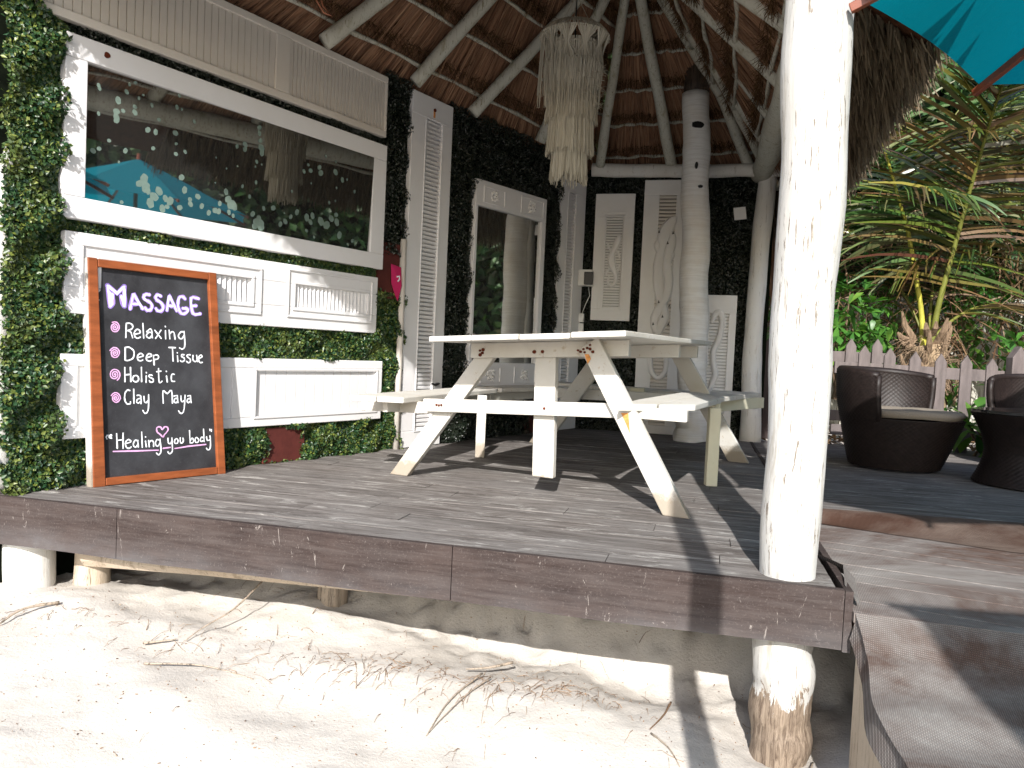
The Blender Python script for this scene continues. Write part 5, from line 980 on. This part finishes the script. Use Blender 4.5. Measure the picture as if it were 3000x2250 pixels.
# ------------------------------------------------------------------ wicker furniture
def weave(profile, ang, z_of=None, cell=0.020, th=0.006, close=True, mt='wicker'):
    """woven surface: profile(a, t)->(x,y,z) ; returns mesh arrays displaced as over-under weave"""
    pass
def woven(name, parent, fn, nu, nv, amp=0.0045, closed=True):
    """fn(u in 0..1, v in 0..1)->(x,y,z), outward normal estimated numerically; over-under strands"""
    sub = 2; NU, NV = nu*sub*2, nv*sub
    us = np.linspace(0, 1, NU+1); vs = np.linspace(0, 1, NV+1)
    U, Vv = np.meshgrid(us, vs); P = fn(U, Vv); e = 1e-3
    du = fn(np.clip(U+e, 0, 1) if not closed else U+e, Vv)-P; du2 = P-fn(U-e, Vv); du = np.where(np.abs(du).sum(-1, keepdims=True) < 1e-9, du2, du)
    dv = fn(U, Vv+e)-fn(U, Vv-e); N = unit(np.cross(du, dv))
    ph = np.sin(U*nu*2*math.pi)*np.sin(Vv*nv*math.pi)**1; row = np.abs(np.sin(Vv*nv*math.pi))**0.5
    disp = amp*(row*(0.6+0.7*np.sin(U*nu*2*math.pi+math.pi*np.floor(Vv*nv+1e-6)))-0.6)
    P = P+N*disp[..., None]; V = P.reshape(-1, 3); nxx = NU+1
    I = (np.arange(NV)[:, None]*nxx+np.arange(NU)[None]).reshape(-1, 1)
    o = nparr(name, V, I+np.array([[0, 1, nxx+1, nxx]]), 'wicker', parent, kind=None, smooth=True); return o
def tub_chair(label, cx, cy, ang, loc_group=None):
    c = thing('wicker_chair', label, 'chair', (cx, cy, 0), 'dark wicker tub chairs on the terrace')
    ca, sa = math.cos(ang), math.sin(ang)         # facing direction = (ca, sa)
    def st(x, y, z): return np.stack([cx+x*ca-y*sa, cy+x*sa+y*ca, z], -1)
    def base(U, Vv):
        a = U*2*math.pi; r = 0.285+0.105*np.clip(Vv, 0, 1)**0.9; x = r*1.02*np.cos(a)+0.03*Vv; y = r*0.98*np.sin(a); return st(x, y, 0.012+Vv*0.345)
    woven('seat_base', c, base, 60, 24)
    A0, A1_ = R(86), R(274)
    def outer(U, Vv):
        a = A0+(A1_-A0)*np.clip(U, 0, 1); k = np.abs(U-0.5)*2; top = 0.68-0.04*k**3; z = 0.34+(top-0.34)*Vv; r = 0.392+0.035*np.sin(Vv*math.pi*0.6); return st(r*np.cos(a)+0.03, r*np.sin(a), z)
    def inner(U, Vv):
        a = A0+(A1_-A0)*np.clip(1-U, 0, 1); k = np.abs(U-0.5)*2; top = 0.68-0.04*k**3; z = 0.34+(top-0.34)*Vv; r = 0.330+0.045*np.sin(Vv*math.pi*0.6); return st(r*np.cos(a)+0.03, r*np.sin(a), z)
    woven('backrest', c, outer, 42, 22); woven('inner_back', c, inner, 36, 22)
    rim = MB(); P = []
    for i in range(31):
        u = i/30; a = A0+(A1_-A0)*u; k = abs(u-0.5)*2; r = 0.378+0.02; P.append(tuple(st(np.array(r*math.cos(a)+0.03), np.array(r*math.sin(a)), np.array(0.675-0.04*k**3))))
    part('back_rim', MB().tube(P, 0.026, 8, 0.03), 'wicker', c, smooth=True)
    for a in (A0, A1_):
        P = [tuple(st(np.array((0.362+0.04*math.sin(t*1.9))*math.cos(a)+0.03), np.array((0.362+0.04*math.sin(t*1.9))*math.sin(a)), np.array(0.34+0.30*t))) for t in (0, .25, .5, .75, 1)]
        part('arm_edge', MB().tube(P, 0.023, 8, 0.03), 'wicker', c, smooth=True)
    mb = MB(); P = [(0.0, 0.0)]; rings = [(0.33, 0.365), (0.345, 0.385), (0.335, 0.41), (0.30, 0.418), (0.05, 0.425)]; n0 = 0
    for r, z in rings:
        for j in range(36): a = 2*math.pi*j/36; mb.v.append(tuple(st(np.array(r*math.cos(a)*1.08+0.06), np.array(r*math.sin(a)*0.93), np.array(z+0.003*math.sin(a*5)))))
    for i in range(len(rings)-1):
        for j in range(36): q = i*36+j; q2 = i*36+(j+1) % 36; mb.f.append((q, q2, q2+36, q+36))
    mb.f.append(tuple(range(4*36, 5*36))); part('seat_cushion', mb, 'cushion', c, smooth=True)
    return c
tub_chair('dark wicker tub chair with taupe cushion behind the thick front post', 2.69, 5.36, R(-52))
tub_chair('dark wicker tub chair cut by the edge behind the hourglass wicker table', 3.97, 5.62, R(-128))
ht = thing('wicker_table', 'dark hourglass shaped wicker side table with glass top before the fence', 'side table', (3.285, 4.74, 0))
woven('table_body', ht, lambda U, Vv: np.stack([3.285+(0.30+0.075*np.abs(2*Vv-0.9)**1.6)*np.cos(U*2*math.pi), 4.74+(0.30+0.075*np.abs(2*Vv-0.9)**1.6)*np.sin(U*2*math.pi), 0.01+0.43*Vv], -1), 60, 30)
part('table_top', MB().tube([(3.285, 4.74, 0.445), (3.285, 4.74, 0.463)], 0.385, 40), 'glass_top', ht)

# ------------------------------------------------------------------ picket fences
def picket(x, y, z0, h, w=0.092, th=0.02, yaw=0.0):
    mb = MB(); cx_, sx_ = math.cos(yaw), math.sin(yaw); pr = [(-w/2, z0), (w/2, z0), (w/2, z0+h-w*0.75), (0, z0+h), (-w/2, z0+h-w*0.75)]
    n = 5
    for t in (0, th): mb.v += [(x+a*cx_-t*sx_, y+a*sx_+t*cx_, z) for a, z in pr]
    mb.f = [(4, 3, 2, 1, 0), (5, 6, 7, 8, 9)]+[(i, (i+1) % 5, 5+(i+1) % 5, 5+i) for i in range(5)]; return mb
f1 = thing('picket_fence', 'taller grey purple picket fence section ending behind the wicker chair', 'picket fence', (2.9, 7.3, 0))
for x in (2.48, 2.74, 2.99, 3.24, 3.49): part('picket', picket(x, 7.40-0.02*(x-3), 0.02, 0.955+random.uniform(-.01, .01), 0.098), 'fence', f1, bevel=0.002)
for z in (0.74, 0.17): part('rail', MB().box((2.3, 7.425, z), (3.62, 7.455, z+0.10)), 'fence', f1, bevel=0.003)
f2 = thing('picket_fence', 'lower grey purple picket fence section behind the wicker furniture', 'picket fence', (4.0, 6.6, 0))
for i in range(11):
    x = 3.02+i*0.2165; part('picket', picket(x, 6.62-0.03*(x-3), -0.02, 0.875+random.uniform(-.008, .008)-0.012*(i-2), 0.098), 'fence', f2, bevel=0.002)
part('rail', MB().hexa([(2.78, 6.645, 0.635), (5.4, 6.56, 0.60), (5.4, 6.59, 0.60), (2.78, 6.675, 0.635), (2.78, 6.645, 0.735), (5.4, 6.56, 0.70), (5.4, 6.59, 0.70), (2.78, 6.675, 0.735)]), 'fence', f2, bevel=0.003)
part('rail', MB().hexa([(2.78, 6.645, 0.10), (5.4, 6.56, 0.10), (5.4, 6.59, 0.10), (2.78, 6.675, 0.10), (2.78, 6.645, 0.19), (5.4, 6.56, 0.19), (5.4, 6.59, 0.19), (2.78, 6.675, 0.19)]), 'fence', f2, bevel=0.003)
part('end_post', picket(4.28, 6.50, 0.0, 0.93, 0.13, 0.09), 'fence', f2, bevel=0.003)
f3 = thing('picket_fence', 'dark shaded fence boards right beside the slim white back post', 'picket fence', (2.35, 7.0, 0))
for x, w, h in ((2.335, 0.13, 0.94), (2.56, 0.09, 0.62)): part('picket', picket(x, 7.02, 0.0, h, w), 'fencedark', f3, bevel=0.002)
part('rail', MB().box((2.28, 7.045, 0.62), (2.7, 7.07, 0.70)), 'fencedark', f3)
# dark thatched wall end seen right of the slim post
sc = thing('thatch_screen', 'dark hanging thatch screen between the slim white post and the thick front post', 'screen', (2.5, 7.6, 1.2))
n = 1500; A = np.stack([rng.uniform(2.30, 2.85, n), 7.55+rng.normal(size=n)*0.03, rng.uniform(1.6, 2.7, n)], -1)
V, Fc = strands(A, np.tile([0, 0, -1.0], (n, 1))+rng.normal(size=(n, 3))*0.06, rng.uniform(0.3, 0.5, n), rng.uniform(.008, .02, n), 3, None, 0.04); nparr('straw', V, Fc, 'thatch', sc)
wf = thing('board_fence', 'faded white vertical board fence glimpsed through the bushes behind the pickets', 'board fence', (4.4, 9.6, 0))
for i in range(26): part('board', MB().box((2.6+i*0.16, 9.7+0.02*(i % 2), -0.05), (2.6+i*0.16+0.145, 9.73+0.02*(i % 2), 1.55+random.uniform(-.1, .1))), 'whitefence', wf)

# ------------------------------------------------------------------ plants
def frond(parent, pts, ll, n=46, mt='palm', stem='stem', r=0.022, start=0.25, droop=0.55, side_up=0.0, wid=0.030, ang=0.55, side=None):
    Pp = smoothpts([tuple(p) for p in pts], 7); Pv = [Vector(p) for p in Pp]; N = len(Pv)
    fr = part('frond', MB().tube(Pv, [r*(1-0.82*i/(N-1)) for i in range(N)], 7, 0.05), stem, parent, smooth=True)
    A = []; D = []; L = []; Wd = []
    for i in range(n):
        t = start+(1-start)*(i+0.5)/n; k = min(int(t*(N-1)), N-2); f = t*(N-1)-k; p = Pv[k].lerp(Pv[k+1], f); d = (Pv[k+1]-Pv[k]).normalized(); s = d.cross(Vector((0, 0, 1)))
        s = Vector(side).normalized() if side else (s.normalized() if s.length > 0.05 else Vector((1, 0, 0))); u = s.cross(d)
        tt = (t-start)/(1-start); l = ll*(0.55+0.75*math.sin(math.pi*min(1, 0.12+tt*0.86)))*0.85
        for sg in (-1, 1):
            v = s*sg*(1-0.35*tt)+d*(ang+0.7*tt)+u*side_up+Vector((random.uniform(-.10, .10), random.uniform(-.10, .10), random.uniform(-.14, .10)))
            A.append(p); D.append(v); L.append(l*random.uniform(0.8, 1.12)); Wd.append(wid*random.uniform(0.75, 1.15))
    A = np.array([tuple(x) for x in A]); D = np.array([tuple(x) for x in D]); n_ = len(A)
    V, Fc = strands(A, D, np.array(L), np.array(Wd), 6, np.array([0, 0, -droop*1.0]), 0.035)
    nparr('leaflets', V, Fc, mt, fr)
def arc(base, head, elev, length, droop, k=6):
    p = Vector(base); d = Vector((math.cos(head)*math.cos(elev), math.sin(head)*math.cos(elev), math.sin(elev))); P = [p.copy()]
    for i in range(k): p = p+d*(length/k); P.append(p.copy()); d = (d+Vector((0, 0, -droop/k))).normalized()
    return P
def palm(label, base, h, r, fr, trunk='palmtrunk', n=9, special=(), lean=(0, 0)):
    t = thing('palm_tree', label, 'palm tree', base, 'coconut palms behind the fence'); b = Vector(base); top = b+Vector((lean[0], lean[1], h))
    part('trunk', pole('', '', '', [b, b.lerp(top, .5), top], [r*1.15, r, r*1.1], trunk, n=int(h*14)+4, jit=0.06, seg=16), trunk, t, smooth=True)
    mb = MB()
    for k in range(26):        # old leaf bases and fibre wrapped round the crown
        a = random.uniform(0, 6.28); z = random.uniform(-0.5, 0.12)*min(1, h); p = top+Vector((math.cos(a)*r*0.8, math.sin(a)*r*0.8, z)); q = p+Vector((math.cos(a)*random.uniform(.06, .18), math.sin(a)*random.uniform(.06, .18), random.uniform(.08, .34)))
        mb.tube([p, p.lerp(q, .5)+Vector((math.cos(a)*.03, math.sin(a)*.03, 0)), q], [random.uniform(.03, .06), random.uniform(.02, .04), 0.012], 6, 0.2, True, 0.45)
    part('leaf_bases', mb, 'palmfibre', t)
    nA = 500; a = rng.uniform(0, 6.28, nA); A = np.stack([top.x+np.cos(a)*r*1.1, top.y+np.sin(a)*r*1.1, top.z+rng.uniform(-.45, .1, nA)], -1)
    V, Fc = strands(A, np.stack([np.cos(a)*.6, np.sin(a)*.6, rng.uniform(-1, .6, nA)], -1), rng.uniform(.06, .22, nA), rng.uniform(.003, .012, nA), 3, np.array([0, 0, -.6]), 0.25); nparr('fibre', V, Fc, 'palmfibre', t)
    for s in special: frond(t, s['p'], s.get('l', 0.9), s.get('n', 48), s.get('m', 'palm'), s.get('s', 'stem'), s.get('r', 0.022), s.get('start', 0.3), s.get('droop', 0.5), s.get('up', 0), s.get('w', 0.03), s.get('a', 0.55), s.get('sd'))
    for (hd, el, ln, dr, m_) in fr: frond(t, arc(top, hd, el, ln, dr), 0.8, 36, m_, 'stemdark', 0.02, 0.25, 0.6)
    return t
palm('young coconut palm with yellow frond stems rising behind the picket fence', (4.50, 8.25, -0.04), 1.0, 0.16,
     [(R(110), R(60), 2.8, 1.2, 'palm'), (R(60), R(55), 2.6, 1.5, 'palm'), (R(20), R(42), 2.2, 1.6, 'palm')],
     special=[dict(p=[(4.36, 8.2, 0.9), (4.30, 8.2, 1.36), (4.07, 8.1, 2.10), (3.91, 8.0, 2.4), (3.57, 7.8, 3.0), (3.1, 7.5, 3.5)], l=1.05, n=58, m='palmgreen', s='stem', r=0.034, start=0.30, droop=0.65, a=0.05, w=0.042, sd=(1, 0.1, 0.1)),
              dict(p=[(4.42, 8.15, 0.95), (4.43, 8.1, 1.36), (4.48, 7.9, 2.14), (4.45, 7.6, 2.75), (4.36, 7.2, 3.24), (4.22, 6.8, 3.38)], l=1.35, n=66, m='palm', s='stemdark', r=0.036, start=0.26, droop=0.38, a=0.12, w=0.042, sd=(1, 0.05, -0.12))], lean=(-0.08, 0))
palm('coconut palm with thick tan trunk at the right edge behind the fence', (5.90, 8.5, -0.04), 1.9, 0.17,
     [(R(175), R(58), 2.8, 1.3, 'palm'), (R(150), R(40), 2.4, 1.4, 'palm'), (R(215), R(55), 2.6, 1.4, 'palm'), (R(240), R(62), 2.4, 1.3, 'palm'), (R(100), R(60), 2.8, 1.0, 'palmgreen'), (R(190), R(25), 2.0, 1.2, 'palm'), (R(300), R(50), 2.2, 1.2, 'palmgreen')])
palm('tall coconut palm far behind with crown hidden above the umbrella', (5.3, 10.6, -0.04), 3.0, 0.15, [(R(k*42+10), R(35+(k % 3)*18), 3.0, 1.3, ('palm', 'palmgreen')[k % 2]) for k in range(9)])
palm('coconut palm standing in the bushes nearest the thatch eave', (3.35, 9.6, -0.04), 2.0, 0.14, [(R(k*45+20), R(38+(k % 3)*15), 2.7, 1.3, ('palmgreen', 'palm')[k % 2]) for k in range(8)])
palm('coconut palm behind the board fence far right', (7.6, 10.8, -0.04), 2.6, 0.16, [(R(k*42), R(35+(k % 3)*18), 3.0, 1.3, ('palm', 'palmgreen')[k % 2]) for k in range(9)])
def obov(P, D, L, Wd):
    """obovate leaves fanning from a stem: 5-point blades folded on the midrib"""
    n = len(P); D = unit(D); s = unit(np.cross(D, np.array([0, 0, 1.0])+rng.normal(size=(n, 3))*0.25)); u = np.cross(s, D); L = L[:, None]; Wd = Wd[:, None]
    b = P; tip = P+D*L-u*L*0.12; m1 = P+D*L*0.5+u*L*0.04; l1 = P+D*L*0.38-s*Wd*0.34+u*L*0.05; l2 = P+D*L*0.75-s*Wd*0.5+u*L*0.02; r1 = P+D*L*0.38+s*Wd*0.34+u*L*0.05; r2 = P+D*L*0.75+s*Wd*0.5+u*L*0.02; m2 = P+D*L*0.78-u*L*0.03
    V = np.stack([b, l1, l2, tip, r2, r1, m1, m2], 1).reshape(-1, 3); i = np.arange(n)[:, None]*8
    return V, np.concatenate([i+np.array([q]) for q in ([0, 1, 6, 6], [1, 2, 7, 6], [2, 3, 7, 7], [3, 4, 7, 7], [4, 5, 6, 7], [5, 0, 6, 6])], 0)
def bush(label, c, rad, n, L, mt='leaf', group=None, name='shrub', per=8):
    t = thing(name, label, 'shrub', (c[0], c[1], max(-0.04, c[2]-rad[2])), group)
    cen = unit(rng.normal(size=(n, 3)))*(rng.uniform(0.45, 1.0, (n, 1)))*np.array(rad)+np.array(c); axis = unit((cen-np.array(c))/np.array(rad)*0.8+np.array([0, -0.35, 0.6])+rng.normal(size=(n, 3))*0.35)
    C = np.repeat(cen, per, 0); Ax = np.repeat(axis, per, 0); th = rng.uniform(0, 6.28, n*per); e1 = unit(np.cross(Ax, np.array([0.31, 0.2, 0.9]))); e2 = np.cross(Ax, e1)
    D = e1*np.cos(th)[:, None]+e2*np.sin(th)[:, None]+Ax*rng.uniform(0.05, 0.9, (n*per, 1)); Ls = L*rng.uniform(0.65, 1.15, n*per)
    V, Fc = obov(C, D, Ls, Ls*0.42); 
    # triangles hidden as degenerate quads: split
    tri = Fc[:, 2] == Fc[:, 3]; F3 = Fc[tri][:, :3]; Fq = Fc[~tri]; F3 = np.concatenate([F3, Fq[:, [0, 1, 2]], Fq[:, [0, 2, 3]]], 0)
    nparr('foliage', V, F3, mt, t)
    mb = MB(); base = Vector((c[0], c[1], max(-0.04, c[2]-rad[2]-0.1)))
    for i in rng.choice(n, min(n, 14), replace=False):
        q = Vector(cen[i]); mb.tube([base+Vector((random.uniform(-.1, .1), random.uniform(-.1, .1), 0)), base.lerp(q, .5)+Vector((random.uniform(-.12, .12), 0, .05)), q], [0.014, 0.010, 0.005], 5, 0.1)
    part('branch', mb, 'palmfibre', t, kind='stuff'); return t
gb = 'broad leaved shrubs behind the fence'
bush('bright green broad leaved shrub between the slim post and the thick front post', (2.85, 8.0, 0.9), (0.4, 0.4, 0.75), 60, 0.15, group=gb)
bush('bright rosette shrub directly right of the thick front post above the taller fence', (3.45, 8.1, 1.05), (0.38, 0.35, 0.6), 46, 0.16, group=gb)
bush('broad leaved shrub left of the young palm above the fence gap', (3.95, 8.8, 1.35), (0.55, 0.4, 0.75), 80, 0.17, group=gb)
bush('low light green shrub right behind the lower fence below the young palm', (5.15, 7.6, 0.75), (0.5, 0.3, 0.45), 26, 0.20, group=gb, per=6)
bush('broad leaved shrub at the far right foot of the thick palm', (6.0, 7.9, 0.7), (0.5, 0.35, 0.45), 30, 0.19, group=gb, per=6)
bush('leafy shrub between the two palms at mid height', (5.2, 9.0, 1.3), (0.6, 0.4, 0.9), 110, 0.14, group=gb)
bush('small leafy plant growing under the fence rail beside the wicker chair', (3.85, 6.95, 0.30), (0.5, 0.15, 0.3), 30, 0.13, group=gb)
bush('large leaved plant low between the chair and the wicker table', (3.95, 6.35, 0.20), (0.22, 0.12, 0.22), 7, 0.26, group=gb, per=5)
bush('tall shrub behind the thatch eave at mid height', (2.9, 9.3, 2.1), (0.6, 0.5, 1.0), 110, 0.15, 'leaf', gb)
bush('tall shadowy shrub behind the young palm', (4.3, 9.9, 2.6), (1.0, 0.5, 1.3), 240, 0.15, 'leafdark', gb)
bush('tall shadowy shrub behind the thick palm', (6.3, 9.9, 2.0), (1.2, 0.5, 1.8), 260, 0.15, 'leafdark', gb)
bush('dark red spiky plant glimpsed beside the slim post', (2.62, 8.9, 1.75), (0.25, 0.2, 0.22), 14, 0.34, 'redleaf', name='red_plant', per=14)
hd = thing('background_thicket', 'dense dark wall of mixed tropical foliage far behind the palms', 'thicket', (5, 12, -0.04))
n = 34000; P = np.stack([rng.uniform(0.0, 15, n), 11.6+rng.normal(size=n)*0.7, rng.uniform(-0.1, 8.6, n)], -1); P = P[P[:, 2] < 7.9+np.sin(P[:, 0]*1.7)*0.6+rng.normal(size=n)*0.2]
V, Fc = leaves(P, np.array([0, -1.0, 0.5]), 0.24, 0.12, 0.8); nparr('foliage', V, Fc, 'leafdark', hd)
mb = MB().hexa([(-3, 12.6, -0.1), (17, 12.6, -0.1), (17, 13.2, -0.1), (-3, 13.2, -0.1), (-3, 12.6, 7.4), (17, 12.6, 7.4), (17, 13.2, 7.4), (-3, 13.2, 7.4)]); part('inner_mass', mb, 'ivybase', hd)
sh = thing('background_thicket', 'unseen wall of tropical foliage on the far right, added for the mirror reflections', 'thicket', (9.5, 3, -0.04))  # added out of view so the mirrors reflect dark foliage instead of sky
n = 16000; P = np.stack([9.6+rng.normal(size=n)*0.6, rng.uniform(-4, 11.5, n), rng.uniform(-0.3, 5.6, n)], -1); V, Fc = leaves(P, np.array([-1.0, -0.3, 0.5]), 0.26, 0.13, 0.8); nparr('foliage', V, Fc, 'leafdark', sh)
part('inner_mass', MB().box((10.4, -4, -0.4), (11, 12, 5.0)), 'ivybase', sh)
dl = thing('dry_fronds', 'heap of dry brown palm fronds hanging in the bushes behind the fence', 'dry fronds', (4.2, 8.9, 0.2))
n = 900; A = np.stack([rng.uniform(2.7, 6.5, n), rng.uniform(8.4, 9.3, n), rng.uniform(0.9, 2.4, n)], -1)
V, Fc = strands(A, np.stack([rng.normal(size=n), rng.normal(size=n)*.3, -np.abs(rng.normal(size=n))*.8], -1), rng.uniform(.3, .7, n), rng.uniform(.008, .02, n), 4, np.array([0, 0, -.8]), 0.08); nparr('leaflets', V, Fc, 'drypalm', dl)
lt = thing('leaf_litter', 'dry leaf litter on the sandy ground along the foot of the fence', 'leaf litter', (3.6, 7.5, -0.04))
n = 900; P = np.stack([rng.uniform(2.3, 6.5, n), rng.uniform(6.8, 9.0, n), np.full(n, -0.02)+rng.random(n)*0.04], -1); V, Fc = leaves(P, np.array([0, 0, 1.0]), 0.09, 0.04, 0.5); nparr('leaves', V, Fc, 'drypalm', lt)

# ------------------------------------------------------------------ umbrellas
def umbrella(label, cx, cy, zr_, rise_, verts, zb, name='beach_umbrella', group='teal beach umbrellas'):
    t = thing(name, label, 'umbrella', (cx, cy, zb), group); n = len(verts); ap = Vector((cx, cy, zr_+rise_)); K = 8; mb = MB()
    for i in range(n):
        a, b = Vector((*verts[i], zr_)), Vector((*verts[(i+1) % n], zr_)); n0 = len(mb.v)
        for k in range(K+1):
            s = k/K
            for j in range(K+1):
                u = j/K; e = a.lerp(b, u); p = ap.lerp(e, s); p.z += 0.0; sag = 0.015*math.sin(math.pi*u)*s*s; p.z += sag*0.6; p += (Vector((cx, cy, p.z))-p)*sag*1.0
                mb.v.append(tuple(p))
        for k in range(K):
            for j in range(K): q = n0+k*(K+1)+j; mb.f.append((q, q+1, q+K+2, q+K+1))
    part('canopy', mb, 'umbrella', t, smooth=False)
    for i in range(n):
        a = Vector((*verts[i], zr_-0.012)); d = (ap-a)
        part('rib', MB().beam(a-d.normalized()*0.025+Vector((0, 0, -.004)), ap+Vector((0, 0, -0.03)), 0.022, 0.028), 'ribwood', t, bevel=0.002)
    part('pole', MB().tube([(cx, cy, zb), (cx, cy, zr_+rise_+0.06)], 0.024, 14), 'ribwood', t, smooth=True)
    part('base', MB().tube([(cx, cy, zb), (cx, cy, zb+0.07)], 0.22, 24), 'black', t)
    return t
oct_ = [(2.164+1.307*math.cos(R(108+45*k)), 1.787+1.307*math.sin(R(108+45*k))) for k in range(8)]
umbrella('teal beach umbrella with brown wooden ribs at the upper right over the terrace', 2.164, 1.787, 1.80, 0.56, oct_, -0.055)
umbrella('unseen teal umbrella farther right, added for the teal reflection in the wall mirror', 4.6, 3.0, 1.92, 0.55, [(4.6+1.35*math.cos(R(22+45*k)), 3.0+1.35*math.sin(R(22+45*k))) for k in range(8)], -0.055)  # added out of view to bring teal into the wall mirror
umbrella('unseen teal square umbrella behind the viewpoint, added to cast the shadow on the ramp', 1.95, -2.3, 2.1, 0.5, [(0.80, -1.02), (3.1, -1.25), (3.1, -3.5), (0.80, -3.5)], -0.95)  # invented umbrella behind the camera, there to cast the ramp shadow
solo('shadow_pole', pole('', '', '', [(0.375, 0.18, -1.1), (0.365, 0.18, 2.12)], [0.052, 0.05], 'rafter'), 'rafter', 'unseen slim wooden pole beside the viewpoint, added to cast the shadow stripe', 'pole', loc=(0.375, 0.18, -1.1), smooth=True)  # invented pole out of view, there to cast the stripe on deck and sand

# ------------------------------------------------------------------ twigs and dry grass on the sand
def on_sand(x, y): return float(sand_h(x, y))
lit = thing('dry_grass_litter', 'scattered dry brown grass stems and twigs on the sand along the deck', 'grass litter', (-0.5, 2.8, -0.5))
mb = MB()
def stem_(x, y, a, L, r, lift=0.02, curl=0.4):
    P = []; d = a; px_, py_ = x, y; k = 5
    for i in range(k+1):
        P.append((px_, py_, on_sand(px_, py_)+r+lift*math.sin(math.pi*i/k)*random.uniform(0.2, 1))); d += random.uniform(-curl, curl)/k*2; px_ += math.cos(d)*L/k; py_ += math.sin(d)*L/k
    mb.tube(P, [r*(1-0.6*i/k) for i in range(k+1)], 4, 0.1, False)
clusters = [(-1.25, 2.86, .16, 26), (-0.95, 2.80, .15, 18), (-0.55, 2.75, .16, 55), (-0.38, 2.78, .10, 30), (-0.10, 2.68, .14, 55), (0.12, 2.66, .12, 45), (0.28, 2.66, .10, 30), (0.45, 2.62, .2, 12), (-1.65, 2.95, .12, 14), (-1.9, 2.9, .12, 16), (-0.2, 2.5, .25, 14), (0.5, 2.45, .3, 10), (-0.8, 2.5, .4, 8), (0.25, 2.95, .35, 22), (-0.8, 3.15, .4, 20)]
for cx_, cy_, s_, n in clusters:
    for i in range(n): stem_(random.gauss(cx_, s_), random.gauss(cy_, s_*0.42), random.uniform(0, 3.14) if random.random() < .5 else random.gauss(-1.9, .35), random.uniform(.02, .10), random.uniform(.0006, .0015), 0.012)
part('stems', mb, 'twig', lit, kind='stuff')
mb = MB()
for i in range(900):
    x, y = random.uniform(-2, 1.0), random.uniform(2.15, 3.4)
    if y > YF(x)+0.7: continue
    z = on_sand(x, y); a = random.uniform(0, 6); l = random.uniform(.002, .008); mb.tube([(x, y, z+.001), (x+math.cos(a)*l, y+math.sin(a)*l, z+.002)], random.uniform(.0008, .002), 4, 0.2)
part('crumbs', mb, 'twig', lit, kind='stuff')
def twig(label, pts, r, mt='rawwood'):
    P = smoothpts([(x, y, on_sand(x, y)+dz_) for x, y, dz_ in pts], 5); solo('twig', MB().tube(P, [r*(1-0.55*i/(len(P)-1)) for i in range(len(P))], 6, 0.12), mt, label, 'twig', 'larger twigs on the sand', loc=P[0], smooth=True)
twig('long dark twig leaning from under the deck down to the sand at left', [(-0.98, 3.1, .14), (-1.05, 2.98, .09), (-1.14, 2.9, .03), (-1.18, 2.84, .01)], .004)
twig('short thick brown stick beside the long leaning twig', [(-1.32, 2.80, .012), (-1.21, 2.83, .014)], .006)
twig('long curved thin twig lying flat left of the grass clumps', [(-1.25, 2.66, .006), (-1.05, 2.68, .012), (-0.85, 2.62, .005)], .004)
twig('pair of long stalks pointing to the viewer below the middle clump', [(-0.06, 2.72, .02), (-0.16, 2.55, .01), (-0.22, 2.38, .006)], .0035)
twig('second long stalk pointing to the viewer beside the middle clump', [(-0.03, 2.70, .02), (-0.12, 2.56, .012), (-0.215, 2.39, .01)], .0028)
twig('orange brown dry blade pair near the front post', [(0.60, 2.62, .03), (0.56, 2.54, .02), (0.50, 2.46, .006)], .004, 'twig')
twig('dark forked twig in the shade under the deck near the post', [(0.05, 2.83, .05), (-0.04, 2.78, .03), (-0.12, 2.75, .02)], .006)
twig('thin stalk lying beside the shadow stripe on the sand', [(0.50, 2.44, .006), (0.54, 2.36, .006), (0.56, 2.28, .006)], .003)
twig('thin dark stalk on the sand between the post and the ramp', [(1.02, 2.42, .006), (0.96, 2.3, .006), (0.93, 2.2, .006)], .003)
twig('dry rooted weed stalk by the left end of the deck', [(-1.75, 3.0, .01), (-1.84, 2.92, .03), (-1.88, 2.84, .01)], .007)
